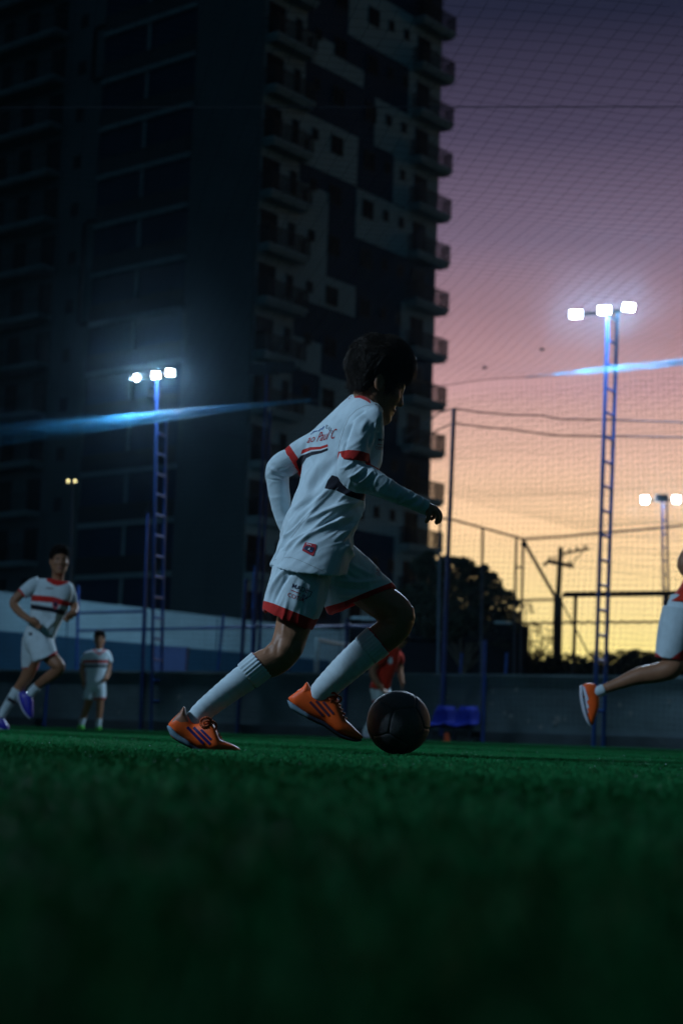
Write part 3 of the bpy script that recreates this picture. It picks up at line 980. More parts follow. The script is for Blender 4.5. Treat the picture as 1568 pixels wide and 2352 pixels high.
tree('broadleaf_tree', 'dense dark tree behind the shed, right of the boy', (1080, 1690), 52.0,
     [(1050, 1390, 75), (1000, 1320, 45), (1040, 1310, 42), (1085, 1330, 42), (1120, 1345, 35), (1150, 1375, 34), (1162, 1420, 34), (1150, 1465, 40), (1100, 1440, 70), (1010, 1420, 70), (975, 1300, 34), (960, 1380, 55), (1112, 1305, 12), (1132, 1322, 12),
      (1075, 1293, 14), (1180, 1385, 12), (1060, 1290, 14), (985, 1278, 16), (1183, 1440, 14), (1022, 1288, 15)], 17000, .085, m_leaf, 5)
tree('bare_shrub', 'small sparse brown tree in front of the yellow sky', (1225, 1690), 55.0,
     [(1205, 1400, 26), (1220, 1440, 22), (1250, 1455, 24), (1200, 1470, 26), (1185, 1490, 18), (1232, 1485, 22), (1265, 1470, 14)], 420, .055, m_leafb, 6)
tree('round_shrub', 'round brownish bush on the skyline at the right', (1465, 1690), 60.0,
     [(1465, 1515, 34), (1440, 1520, 24), (1495, 1516, 26), (1520, 1528, 24)], 2200, .07, m_leafb, 9)
hv = []
for i in range(40):
    x = 1120 + i * 14
    y = 1512 + 6 * math.sin(i * 1.3) + 5 * math.sin(i * .53)
    for yy in (y + 18, y + 50, y + 85):
        p = P(x, yy, 57 + random.uniform(-1, 1)); hv.append((*p, 30 * 57 / F))
v, f = leaf_cloud(hv, 16000, .09, 12, 1.0)
tag(make('hedge', v, f, m_leaf), 'long dark hedge along the skyline behind the wall', 'hedge', kind='stuff')
# dark bank behind the hedge, so that no light shows under it
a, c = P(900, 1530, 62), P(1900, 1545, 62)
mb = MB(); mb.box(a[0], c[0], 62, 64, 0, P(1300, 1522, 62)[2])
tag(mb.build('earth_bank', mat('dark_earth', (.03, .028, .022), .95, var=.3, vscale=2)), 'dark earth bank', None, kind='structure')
# ------------------------------------------------------------------ figure tools
def catmull(rows, m):
    R = np.asarray(rows, float)
    if len(R) < 3 or m <= 1:
        return R
    E0 = np.vstack([2 * R[0] - R[1], R, 2 * R[-1] - R[-2]])
    out = []
    for i in range(len(R) - 1):
        p0, p1, p2, p3 = E0[i:i + 4]
        for t in np.linspace(0, 1, m, endpoint=False):
            out.append(.5 * ((2 * p1) + (-p0 + p2) * t + (2 * p0 - 5 * p1 + 4 * p2 - p3) * t * t + (-p0 + 3 * p1 - 3 * p2 + p3) * t ** 3))
    out.append(R[-1])
    return np.array(out)


def erows(rows):
    """edge rows: (Lx, Ly, Rx, Ry, DL, DR, half depth in m, tilt in m)"""
    return [tuple(r) + (0,) * (8 - len(r)) for r in rows]


def crows(rows, ratio=1.0):
    """centre rows (x, y, D, half width in image units[, depth ratio]) -> edge rows"""
    R = np.array([tuple(r) + ((ratio,) if len(r) < 5 else ()) for r in rows], float)
    R = catmull(R, 4)
    t = np.gradient(R[:, :2], axis=0)
    t /= np.linalg.norm(t, axis=1)[:, None] + 1e-9
    n = np.stack([-t[:, 1], t[:, 0]], 1)
    out = []
    for (x, y, D, hw, ra), nn in zip(R, n):
        out.append((x + nn[0] * hw, y + nn[1] * hw, x - nn[0] * hw, y - nn[1] * hw, D, D, hw * D / F * ra, 0))
    return out


def loft(rows, n=28, m=4, ex=2.0, dome=True):
    """closed tube through edge rows"""
    R = catmull(rows, m)
    th = np.linspace(0, 2 * math.pi, n, endpoint=False)
    c, s = np.cos(th), np.sin(th)
    cc = np.sign(c) * np.abs(c) ** (2 / ex); ss = np.sign(s) * np.abs(s) ** (2 / ex)
    L = P(R[:, 0], R[:, 1], R[:, 4]); Q = P(R[:, 2], R[:, 3], R[:, 5])
    C = (L + Q) / 2; Sd = (Q - L) / 2
    Dp = np.zeros_like(C); Dp[:, 1] = R[:, 6]; Dp[:, 2] = R[:, 7]
    v = C[:, None] + Sd[:, None] * cc[None, :, None] + Dp[:, None] * ss[None, :, None]
    k = len(R)
    v = v.reshape(-1, 3)
    i = np.arange(n); j = (i + 1) % n
    fs = []
    for a in range(k - 1):
        for x, y in zip(i, j):
            fs.append((a * n + x, a * n + y, (a + 1) * n + y, (a + 1) * n + x))
    v = np.vstack([v, C[:1], C[-1:]])
    for x, y in zip(i, j):
        fs.append((k * n, y, x)); fs.append((k * n + 1, (k - 1) * n + x, (k - 1) * n + y))
    return v, fs


def hollow(rows, depth=.5, k=.86, back=3):
    """turn the end of a tube inwards, so that it reads as an open hem: extra rows going back inside"""
    R = [list(r) for r in rows]
    def shrink(r, k):
        cx, cy = (r[0] + r[2]) / 2, (r[1] + r[3]) / 2
        return [cx + (r[0] - cx) * k, cy + (r[1] - cy) * k, cx + (r[2] - cx) * k, cy + (r[3] - cy) * k, r[4], r[5], r[6] * k, r[7] * k]
    end = R[-1]; prev = R[-2]
    mid = [(a * (1 - depth) + b_ * depth) for a, b_ in zip(end, prev)]
    return R + [shrink(end, .95), shrink(end, k), shrink(mid, k * .98)]


def capsule(pts, n=12, m=3):
    """tube through image points (x, y, D, radius in m)"""
    R = catmull(np.array(pts, float), m)
    C = P(R[:, 0], R[:, 1], R[:, 2]); r = R[:, 3]
    return tube3(C, r, n)


def tube3(C, r, n=12):
    t = np.gradient(C, axis=0); t /= np.linalg.norm(t, axis=1)[:, None] + 1e-12
    up = np.array([0, 1.0, 0.02]); a = np.cross(t, up); a /= np.linalg.norm(a, axis=1)[:, None] + 1e-12
    b_ = np.cross(t, a)
    # rounded ends
    C = np.vstack([C[0] - t[0] * r[0] * .7, C, C[-1] + t[-1] * r[-1] * .7]); r = np.concatenate([[r[0] * .55], r, [r[-1] * .55]])
    a = np.vstack([a[:1], a, a[-1:]]); b_ = np.vstack([b_[:1], b_, b_[-1:]])
    th = np.linspace(0, 2 * math.pi, n, endpoint=False)
    v = C[:, None] + (a[:, None] * np.cos(th)[None, :, None] + b_[:, None] * np.sin(th)[None, :, None]) * r[:, None, None]
    k = len(C); v = np.vstack([v.reshape(-1, 3), C[:1], C[-1:]])
    fs = []
    for q in range(k - 1):
        for x in range(n):
            y = (x + 1) % n
            fs.append((q * n + x, q * n + y, (q + 1) * n + y, (q + 1) * n + x))
    for x in range(n):
        y = (x + 1) % n
        fs.append((k * n, y, x)); fs.append((k * n + 1, (k - 1) * n + x, (k - 1) * n + y))
    return v, fs


def remesh(parts, voxel, smooth=4, factor=.5):
    """fuse closed shapes into one continuous surface"""
    vs, fs, n = [], [], 0
    for v, f in parts:
        vs.append(np.asarray(v)); fs += [tuple(int(i) + n for i in q) for q in f]; n += len(v)
    me = bpy.data.meshes.new('tmp'); me.from_pydata(np.vstack(vs).tolist(), [], fs); me.update()
    bm_ = bmesh.new(); bm_.from_mesh(me); bmesh.ops.recalc_face_normals(bm_, faces=bm_.faces); bm_.to_mesh(me); bm_.free()
    o = bpy.data.objects.new('tmp', me); COL.objects.link(o)
    r = o.modifiers.new('r', 'REMESH'); r.mode = 'VOXEL'; r.voxel_size = voxel; r.adaptivity = 0
    if smooth:
        s = o.modifiers.new('s', 'SMOOTH'); s.factor = factor; s.iterations = smooth
    dg = bpy.context.evaluated_depsgraph_get()
    ev = o.evaluated_get(dg); em = ev.to_mesh()
    v = np.zeros(len(em.vertices) * 3); em.vertices.foreach_get('co', v); v = v.reshape(-1, 3)
    nn = np.zeros(len(em.vertices) * 3); em.vertices.foreach_get('normal', nn); nn = nn.reshape(-1, 3)
    nl = np.zeros(len(em.polygons), int); em.polygons.foreach_get('loop_total', nl)
    li = np.zeros(len(em.loops), int); em.loops.foreach_get('vertex_index', li)
    if len(nl) and (nl == nl[0]).all():
        f = li.reshape(-1, nl[0])
    else:
        f = []; k = 0
        for c in nl: f.append(tuple(li[k:k + c])); k += c
    ev.to_mesh_clear(); bpy.data.objects.remove(o); bpy.data.meshes.remove(me)
    return v, f, nn


def normals(v, f):
    me = bpy.data.meshes.new('tmp'); me.from_pydata(v.tolist(), [], f.tolist() if isinstance(f, np.ndarray) else f); me.update()
    nn = np.zeros(len(v) * 3); me.vertices.foreach_get('normal', nn); bpy.data.meshes.remove(me)
    return nn.reshape(-1, 3)


def poly_sd(px, py, poly):
    """signed distance (inside positive) of image points to a polygon"""
    poly = np.asarray(poly, float); d = np.full(px.shape, 1e9); ins = np.zeros(px.shape, bool)
    for (x0, y0), (x1, y1) in zip(poly, np.roll(poly, -1, 0)):
        ex, ey = x1 - x0, y1 - y0
        t = np.clip(((px - x0) * ex + (py - y0) * ey) / (ex * ex + ey * ey + 1e-12), 0, 1)
        d = np.minimum(d, np.hypot(px - x0 - t * ex, py - y0 - t * ey))
        cond = ((y0 > py) != (y1 > py)) & (px < (x1 - x0) * (py - y0) / (y1 - y0 + 1e-12) + x0)
        ins ^= cond
    return np.where(ins, d, -d)


def attr(o, name, vals):
    a = o.data.attributes.new(name, 'FLOAT', 'POINT')
    a.data.foreach_set('value', np.asarray(vals, np.float32))


def fold_disp(v, nn, folds, facing=True):
    """raised or sunken creases given as image lines (x0, y0, x1, y1, width, height in mm)"""
    px, py = proj(v)
    d = np.zeros(len(v))
    for (x0, y0, x1, y1, w, h) in folds:
        ex, ey = x1 - x0, y1 - y0
        L2 = ex * ex + ey * ey
        t = ((px - x0) * ex + (py - y0) * ey) / L2
        bow = 0.06 * math.sqrt(L2) * np.sin(np.clip(t, 0, 1) * math.pi)
        dist = ((px - x0) * ey - (py - y0) * ex) / math.sqrt(L2) + bow
        tap = np.clip(np.sin(np.clip(t, 0, 1) * math.pi), 0, 1) ** .7
        d += 1.6 * h * .001 * np.exp(-(dist / (w * .78)) ** 2) * tap
    if facing:
        d *= np.clip(-nn[:, 1] * 2.0 + .5, 0, 1)
    return v + nn * d[:, None]


def noise_disp(v, nn, amp, sc_, seed=0.0, axis=None, stretch=1.0):
    """cloth unevenness; with an axis the creases run along it"""
    w = v * sc_
    if axis is not None:
        a = np.asarray(axis, float); a /= np.linalg.norm(a)
        along = w @ a
        w = w - np.outer(along, a) * (1 - stretch)
    d = np.array([noise.noise((p[0] + seed, p[1] + seed * .7, p[2] - seed)) for p in w])
    return v + nn * (d * amp)[:, None]


def ridge_disp(v, nn, amp, across, along, axis, seed=0.0, mask=None, power=2.5):
    """sharp-crested drapery folds running along an axis"""
    a = np.asarray(axis, float); a /= np.linalg.norm(a)
    al = v @ a
    w = (v - np.outer(al, a)) * across + np.outer(al, a) * along
    d = np.empty(len(v))
    for i, p in enumerate(w):
        n1 = noise.noise((p[0] + seed, p[1] * .6 + seed * .7, p[2] - seed))
        n2 = noise.noise((p[0] * 2.1 - seed, p[1] * 1.2, p[2] * 2.1 + seed * 1.3))
        d[i] = (1 - min(1, abs(n1) * 2.2)) ** power + .45 * (1 - min(1, abs(n2) * 2.2)) ** power
    d = (d - .35) * amp
    if mask is not None: d = d * mask
    return v + nn * d[:, None]


def surfnet(fn, lo, hi, h):
    """surface of an implicit function (negative inside)"""
    lo = np.array(lo, float); hi = np.array(hi, float)
    n = np.ceil((hi - lo) / h).astype(int) + 1
    ax = [lo[i] + h * np.arange(n[i]) for i in range(3)]
    X, Y, Z = np.meshgrid(*ax, indexing='ij')
    val = fn(X, Y, Z)
    neg = val < 0
    cnt = np.zeros(tuple(n - 1), int)
    for dx in (0, 1):
        for dy in (0, 1):
            for dz in (0, 1):
                cnt += neg[dx:n[0] - 1 + dx, dy:n[1] - 1 + dy, dz:n[2] - 1 + dz]
    act = (cnt > 0) & (cnt < 8)
    ii = np.argwhere(act)
    idx = -np.ones(act.shape, int); idx[act] = np.arange(len(ii))
    acc = np.zeros((len(ii), 3)); num = np.zeros(len(ii))
    cor = [(0, 0, 0), (1, 0, 0), (0, 1, 0), (1, 1, 0), (0, 0, 1), (1, 0, 1), (0, 1, 1), (1, 1, 1)]
    for a in range(8):
        for k in (1, 2, 4):
            b_ = a | k
            if b_ == a: continue
            ca, cb = np.array(cor[a]), np.array(cor[b_])
            va = val[tuple((ii + ca).T)]; vb = val[tuple((ii + cb).T)]
            m = (va < 0) != (vb < 0)
            t = np.where(m, va / (va - vb + 1e-20), 0)
            acc += np.where(m[:, None], ca + (cb - ca) * t[:, None], 0); num += m
    v = lo + (ii + acc / num[:, None]) * h
    faces = []
    for axn in range(3):
        o1, o2 = [(1, 2), (2, 0), (0, 1)][axn]
        sl0 = [slice(None)] * 3; sl1 = [slice(None)] * 3
        sl0[axn] = slice(0, -1); sl1[axn] = slice(1, None)
        ch = neg[tuple(sl0)] != neg[tuple(sl1)]
        e_ = np.argwhere(ch)
        e_ = e_[(e_[:, o1] > 0) & (e_[:, o2] > 0) & (e_[:, o1] < n[o1] - 1) & (e_[:, o2] < n[o2] - 1)]
        u1 = np.zeros(3, int); u1[o1] = 1; u2 = np.zeros(3, int); u2[o2] = 1
        q = np.stack([idx[tuple((e_ - u1 - u2).T)], idx[tuple((e_ - u2).T)], idx[tuple(e_.T)], idx[tuple((e_ - u1).T)]], 1)
        fl = neg[tuple(e_.T)]
        q[~fl] = q[~fl][:, ::-1]
        faces.append(q)
    return v, np.vstack(faces)


def smin(a, b, k):
    h = np.clip(.5 + .5 * (b - a) / k, 0, 1)
    return b * (1 - h) + a * h - k * h * (1 - h)


def smax(a, b, k):
    return -smin(-a, -b, k)


def ell(X, Y, Z, c, r):
    x, y, z = (X - c[0]) / r[0], (Y - c[1]) / r[1], (Z - c[2]) / r[2]
    k = np.sqrt(x * x + y * y + z * z)
    return (k - 1) * min(r)


def cap(X, Y, Z, a, b, ra, rb):
    a = np.array(a, float); b = np.array(b, float); d = b - a
    t = np.clip(((X - a[0]) * d[0] + (Y - a[1]) * d[1] + (Z - a[2]) * d[2]) / (d @ d), 0, 1)
    return np.sqrt((X - a[0] - t * d[0]) ** 2 + (Y - a[1] - t * d[1]) ** 2 + (Z - a[2] - t * d[2]) ** 2) - (ra + (rb - ra) * t)


def head_sdf(X, Y, Z, neck=(-.05, 0, -.19), ears=True, nr=.05):
    """head facing +x, up +z, origin between the ears"""
    A = np.abs(Y)
    d = ell(X, Y, Z, (-.008, 0, .04), (.098, .075, .088))
    d = smin(d, ell(X, Y, Z, (.038, 0, -.028), (.055, .055, .08)), .03)
    d = smin(d, cap(X, A, Z, (.0, .05, -.045), (.066, .014, -.09), .018, .017), .03)
    d = smin(d, ell(X, Y, Z, (.077, 0, -.09), (.017, .019, .017)), .018)
    d = smin(d, cap(X, A, Z, (.084, .006, .034), (.074, .042, .036), .011, .009), .014)
    d = smin(d, ell(X, A, Z, (.062, .043, -.012), (.022, .02, .02)), .02)
    sock = ell(X, A, Z, (.097, .032, .013), (.018, .017, .012))
    d = smax(d, -sock, .01)
    d = smin(d, ell(X, A, Z, (.073, .031, .012), (.0145, .0145, .0125)), .004)
    d = smin(d, cap(X, Y, Z, (.086, 0, .026), (.106, 0, -.017), .0065, .0105), .01)
    d = smin(d, ell(X, A, Z, (.097, .0125, -.021), (.011, .0075, .0075)), .007)
    d = smin(d, ell(X, Y, Z, (.0885, 0, -.0495), (.0125, .023, .0062)), .007)
    d = smin(d, ell(X, Y, Z, (.086, 0, -.0635), (.012, .02, .0068)), .006)
    d = smax(d, -ell(X, Y, Z, (.101, 0, -.0565), (.014, .024, .0022)), .003)
    if ears:
        xe, ze = X + .008, Z - .002
        xr = xe * .97 + ze * .25; zr = ze * .97 - xe * .25
        ear = ell(xr, A, zr, (-.004, .079, 0), (.0185, .0085, .031))
        ear = smax(ear, -ell(xr, A, zr, (.002, .0865, .002), (.0115, .0085, .02)), .003)
        d = smin(d, ear, .006)
    d = smin(d, cap(X, Y, Z, (-.022, 0, -.04), neck, nr, nr), .03)
    return d


def head_mesh(R3, origin, scale=1.0, h=.003, neck=(-.05, 0, -.19), nr=.05):
    v, f = surfnet(lambda x, y, z: head_sdf(x, y, z, neck, True, nr), (-.14, -.11, min(-.15, neck[2] - .06)), (.14, .11, .15), h)
    return (v * scale) @ R3.T + origin, [tuple(q) for q in f]


def head_rot(yaw, pitch, roll=0.0):
    """face direction: yaw 0 looks to the right of the picture, +90 away, -90 towards the camera; pitch positive looks down"""
    return np.array(Matrix.Rotation(math.radians(yaw), 3, 'Z') @ Matrix.Rotation(math.radians(pitch), 3, 'Y') @ Matrix.Rotation(math.radians(roll), 3, 'X'))


def decal(name, m, target, polys, parent, lift=.0012, cell=3.0):
    """flat print laid onto a surface: polys are image polygons (triangulated), or ready (verts, faces)"""
    bm_ = bmesh.new()
    for poly in polys:
        if isinstance(poly, tuple) and len(poly) == 2 and isinstance(poly[1], list):
            vs = [bm_.verts.new((p[0], p[1], 0)) for p in poly[0]]
            for q in poly[1]:
                try: bm_.faces.new([vs[i] for i in q])
                except ValueError: pass
        else:
            bm_.faces.new([bm_.verts.new((p[0], p[1], 0)) for p in poly])
    bmesh.ops.triangulate(bm_, faces=bm_.faces)
    for _ in range(6):
        long_ = [e_ for e_ in bm_.edges if e_.calc_length() > cell]
        if not long_: break
        bmesh.ops.subdivide_edges(bm_, edges=long_, cuts=1)
        bmesh.ops.triangulate(bm_, faces=[q for q in bm_.faces if len(q.verts) > 3])
    bm_.verts.ensure_lookup_table()
    pos = []
    for p in bm_.verts:
        d = Vector(P(p.co.x, p.co.y, 1.0) - _C0).normalized()
        hit, nrm, _, dist = target.ray_cast(Vector(_C0), d)
        pos.append(None if hit is None else hit + nrm * lift * (1 if nrm.dot(d) < 0 else -1))
    for i, p in enumerate(bm_.verts): p.index = i
    keep = [[x.index for x in q.verts] for q in bm_.faces if all(pos[x.index] is not None for x in q.verts)]
    # drop faces stretched across a silhouette
    keep = [q for q in keep if max((pos[q[0]] - pos[q[1]]).length, (pos[q[1]] - pos[q[2]]).length) < .03]
    pos = [p if p is not None else Vector((0, 0, 0)) for p in pos]
    used = sorted({i for q in keep for i in q}); mp = {a: i for i, a in enumerate(used)}
    bm_.free()
    return make(name, [pos[i] for i in used], [tuple(mp[i] for i in q) for q in keep], m, parent)


def text_poly(body, size, origin, ex, ey, shear=0.0, bold=0.0, align='LEFT'):
    """outline of a word as image triangles: origin, ex, ey in image units"""
    cu = bpy.data.curves.new('t', 'FONT'); cu.body = body; cu.size = size; cu.shear = shear; cu.offset = bold; cu.align_x = align
    cu.resolution_u = 3
    o = bpy.data.objects.new('t', cu); COL.objects.link(o)
    dg = bpy.context.evaluated_depsgraph_get()
    me = o.evaluated_get(dg).to_mesh()
    vs = [(origin[0] + v.co.x * ex[0] + v.co.y * ey[0], origin[1] + v.co.x * ex[1] + v.co.y * ey[1]) for v in me.vertices]
    fs = [tuple(p.vertices) for p in me.polygons]
    o.evaluated_get(dg).to_mesh_clear()
    bpy.data.objects.remove(o); bpy.data.curves.remove(cu)
    return (vs, fs)


def bvh(v, f):
    return BVHTree.FromPolygons([Vector(p) for p in v], [tuple(int(i) for i in q) for q in f])


def shoe(parent, name, stations, colours, sole_stations=None, collar=None, voxel=.0035):
    """stations heel to toe: (bottom x, y, top x, y, D, half width m); the sole is a second loft with its own stations"""
    rows = [(a, b_, c, d, D, D, w, 0) for (a, b_, c, d, D, w) in stations]
    v, f, nn = remesh([loft(rows, 28, 5, 2.5)] + (collar or []), voxel, 3)
    up = make(name, v, f, colours[0], parent, True)
    so = None
    if sole_stations:
        rows = [(a, b_, c, d, D, D, w, 0) for (a, b_, c, d, D, w) in sole_stations]
        v2, f2, _ = remesh([loft(rows, 28, 5, 3.5)], voxel, 2)
        so = make('sole', v2, f2, colours[1], up, True)
    return up, so, (v, f)


def hand(wrist, dirs, palm_w=.034, r=.008, D=5.3):
    pass


m_skin = masked('skin', (0.30, 0.145, 0.08), [('dark', (0.012, 0.009, 0.008)), ('lip', (0.22, 0.085, 0.07))], rough=.5, bump=.05, bscale=300, spec=.35)
m_hair = mat('dark_brown_hair', (0.026, 0.019, 0.014), .45, var=.4, vscale=60, spec=.25)
WHITE = (0.535, 0.665, 0.73); RED = (0.50, 0.016, 0.012); NAVY = (0.006, 0.007, 0.016)
m_jersey = masked('jersey_cloth', WHITE, [('red', RED), ('navy', NAVY)], rough=.85, sheen=.15)
m_sleeve = masked('undershirt_cloth', (0.52, 0.655, 0.72), [], rough=.8, sheen=.15)
m_sock = masked('sock_knit', (0.535, 0.665, 0.73), [('navy', NAVY), ('red', RED)], rough=.9, bump=.35, bscale=500, sheen=.2)
m_redcloth = masked('red_cloth', (0.5, 0.03, 0.012), [('white', WHITE)], rough=.85)
m_shoe = masked('orange_shoe', (0.98, 0.125, 0.014), [('pale', (0.32, 0.13, 0.07)), ('navy', (.02, .015, .12))], rough=.5, bump=.25, bscale=420, spec=.4)
m_sole = masked('shoe_sole', (0.16, 0.26, 0.33), [('navy', (.012, .018, .03)), ('red', (.4, .1, .03))], rough=.6)
m_lace = mat('orange_lace', (0.42, 0.075, 0.018), .75, var=.3, vscale=150)
m_printn = mat('navy_print', (0.006, 0.012, 0.05), .7)
m_printr = mat('red_print', (0.42, 0.02, 0.035), .7)
m_printb = mat('blue_print', (0.05, 0.12, 0.3), .7)
m_printw = mat('white_print', (0.6, 0.68, 0.72), .6)


m_hair2 = mat('dark_matt_hair', (0.008, 0.007, 0.006), .85, spec=.05)


def hair_cap(R3, origin, scale, fn, lo, hi, parent, nstr, seed, length=.05, h=.004, jitter=.010, m=None):
    """hair mass with strands lying over it; fn is an implicit shape in head space"""
    m = m or m_hair
    v, f = surfnet(fn, lo, hi, h)
    nn = normals(v, f)
    d = np.array([noise.noise((p[0] * 38, p[1] * 38 + seed, p[2] * 38)) + .6 * noise.noise((p[0] * 90, p[1] * 90, p[2] * 90 + seed)) for p in v])
    v2 = v + nn * (d * jitter)[:, None]
    ho = make('hair', (v2 * scale) @ R3.T + origin, f, m, parent, True)
    rr = np.random.default_rng(seed)
    pick = rr.choice(len(v2), min(nstr, len(v2)), replace=False)
    C0, Rr = [], []
    segs = 6
    V_, F_ = [], []
    k = 0
    for i in pick:
        p = v2[i]; n_ = nn[i]
        flow = np.array([.75 if p[0] > -.03 else -.2, rr.normal(0, .2), -.75 + .3 * (p[2] < 0)]) + rr.normal(0, .16, 3)
        if p[2] > .09: flow = np.array([.9 if p[0] > -.05 else -.7, rr.normal(0, .5), .1])
        fl = flow - n_ * (flow @ n_); fl /= np.linalg.norm(fl) + 1e-9
        side = np.cross(fl, n_)
        L = length * rr.uniform(.5, 1.15); wisp = .014 * rr.uniform(0, 1) if rr.uniform() < .04 else 0.0
        curl = rr.normal(0, .2) + .45 * noise.noise((p[0] * 26, p[1] * 26, p[2] * 26))
        pts = []
        for s in range(segs + 1):
            t = s / segs
            pts.append(p + fl * L * (t - .3) + n_ * (.004 * math.sin(t * math.pi) + .0045 * t * t * rr.uniform(-.3, 1.3) + wisp * t * t) + side * curl * L * t * t * .6)
        w = .0009 * rr.uniform(.6, 1.5)
        for s, q in enumerate(pts):
            ww = w * (1 - .85 * (s / segs) ** 2)
            for a in range(3):
                V_.append(q + (side * math.cos(a * 2.094) + n_ * math.sin(a * 2.094)) * ww)
        for s in range(segs):
            for a in range(3):
                F_.append((k + s * 3 + a, k + s * 3 + (a + 1) % 3, k + (s + 1) * 3 + (a + 1) % 3, k + (s + 1) * 3 + a))
        k += 3 * (segs + 1)
    so = make('hair_strands', (np.array(V_) * scale) @ R3.T + origin, np.array(F_), m, ho, True)
    so['kind'] = 'stuff'
    return ho


def face_masks(o, v, R3, origin, scale, brow=True):
    q = ((v - origin) @ R3) / scale
    X, A, Z = q[:, 0], np.abs(q[:, 1]), q[:, 2]
    near = (X > .05)
    eye = 1.6 * (1 - np.sqrt(((A - .032) / .011) ** 2 + ((Z - .011) / .0055) ** 2))
    br = 1.6 * (1 - np.sqrt(((A - .033) / .019) ** 2 + ((Z - .036 + .15 * np.abs(A - .03)) / .0048) ** 2))
    dark = np.where(near, np.maximum(eye, br), -2)
    attr(o, 'dark', dark)
    lip = 1.6 * (1 - np.sqrt((A / .023) ** 2 + ((Z + .056) / .012) ** 2))
    attr(o, 'lip', np.where(X > .07, lip, -2))


# ------------------------------------------------------------------ the boy with the ball
def build_boy():
    root = empty('person', tuple(P(560, 1728, 5.3)), 0, 'boy in white jersey and long white sleeves running with the ball', 'person', 'footballers')
    s = .95
    R3 = head_rot(17, 20, 3)
    ear = P(873, 879, 5.31)
    origin = ear - R3 @ np.array([-.008, -.079, 0]) * s
    hv, hf = head_mesh(R3, origin, s, .003, neck=(-.012, 0, -.10), nr=.039)
    # --- body: one continuous surface
    near_leg = crows([(705, 1315, 5.37, 42), (690, 1375, 5.345, 42), (677, 1425, 5.325, 41.5), (667, 1462, 5.31, 39), (655, 1492, 5.295, 38), (632, 1516, 5.29, 35.5), (598, 1530, 5.28, 33.5), (566, 1556, 5.27, 31), (530, 1583, 5.26, 28),
                      (498, 1607, 5.24, 25), (468, 1630, 5.22, 21), (450, 1650, 5.2, 20), (440, 1672, 5.18, 19)], 1.0)
    far_leg = crows([(760, 1305, 5.46, 40), (810, 1338, 5.48, 38), (850, 1366, 5.49, 39), (886, 1389, 5.5, 41), (912, 1412, 5.5, 39.5), (908, 1436, 5.5, 37.5), (890, 1455, 5.5, 37), (866, 1474, 5.5, 35.5), (842, 1494, 5.5, 35),
                     (800, 1531, 5.5, 32), (756, 1573, 5.51, 26), (733, 1597, 5.52, 22), (722, 1618, 5.52, 19)], 1.0)
    torso = erows([(822, 935, 846, 938, 5.42, 5.38, .03), (800, 985, 848, 982, 5.45, 5.38, .045), (745, 1020, 852, 1020, 5.48, 5.38, .055), (705, 1080, 845, 1080, 5.5, 5.39, .075), (690, 1150, 815, 1150, 5.47, 5.41, .075), (665, 1230, 795, 1230, 5.45, 5.41, .08), (660, 1290, 785, 1285, 5.42, 5.42, .075), (690, 1325, 755, 1320, 5.42, 5.42, .05)])
    narm = crows([(840, 985, 5.33, 24), (820, 1020, 5.27, 25), (808, 1066, 5.24, 25), (820, 1095, 5.235, 26), (852, 1108, 5.235, 24), (890, 1124, 5.23, 19), (930, 1144, 5.25, 16), (962, 1159, 5.265, 13.5), (984, 1167, 5.275, 12.5)], .95)
    farm = crows([(715, 1035, 5.53, 18), (678, 1060, 5.555, 20), (648, 1076, 5.565, 22), (637, 1096, 5.57, 22), (640, 1130, 5.58, 20), (650, 1185, 5.58, 15), (668, 1232, 5.57, 12)], .95)
    K = 5.42 / F
    fing = [capsule([(994, 1168, 5.265, .0095), (1004, 1180, 5.262, .0085), (1005.5, 1193, 5.265, .0075), (1002, 1202, 5.27, .0064)]),
            capsule([(996, 1165, 5.285, .0095), (1008, 1178, 5.283, .0085), (1011, 1190, 5.285, .0076), (1008, 1200, 5.29, .0064)]),
            capsule([(995, 1167, 5.305, .009), (1004, 1182, 5.305, .008), (1004, 1193, 5.308, .0072), (1000, 1200, 5.31, .006)]),
            capsule([(990, 1170, 5.322, .008), (996, 1183, 5.323, .0072), (993, 1191, 5.32, .0062), (989, 1192, 5.315, .0055)]),
            capsule([(986, 1174, 5.258, .010), (984, 1186, 5.25, .0088), (981, 1194, 5.248, .0078), (978.5, 1199, 5.248, .0066)])]
    palm = loft(erows([(974, 1152, 970, 1181, 5.275, 5.275, .024), (984, 1154, 979, 1184, 5.28, 5.28, .03), (995, 1160, 988, 1184, 5.287, 5.287, .034), (1001, 1166, 994, 1183, 5.29, 5.29, .03)]), 20, 3)
    ff = [capsule([(672 + i * 4, 1240, 5.55 + i * .016, .009), (676 + i * 4, 1255, 5.55 + i * .016, .008), (678 + i * 3, 1266, 5.54 + i * .016, .0065)]) for i in range(4)]
    ff.append(capsule([(664, 1238, 5.55, .01), (664, 1250, 5.54, .009), (667, 1259, 5.535, .007)]))
    fpalm = loft(erows([(660, 1226, 676, 1226, 5.57, 5.57, .02), (662, 1238, 684, 1236, 5.57, 5.57, .034), (668, 1250, 690, 1246, 5.57, 5.57, .032)]), 16, 2)
    feet = [loft([(440 - 12, 1690, 462, 1660, 5.17, 5.17, .026, 0), (470, 1716, 488, 1690, 5.16, 5.16, .03, 0), (500, 1722, 505, 1706, 5.15, 5.15, .03, 0)], 16, 3),
            loft([(690, 1620, 740, 1590, 5.52, 5.52, .026, 0), (745, 1655, 772, 1630, 5.52, 5.52, .03, 0), (790, 1684, 800, 1668, 5.52, 5.52, .028, 0)], 16, 3)]
    v, f, nn = remesh([(hv, hf), loft(near_leg, 28, 1), loft(far_leg, 28, 1), loft(torso, 32, 4), loft(narm, 24, 1), loft(farm, 24, 1), palm, fpalm] + fing + ff + feet, .0032, 2, .4)
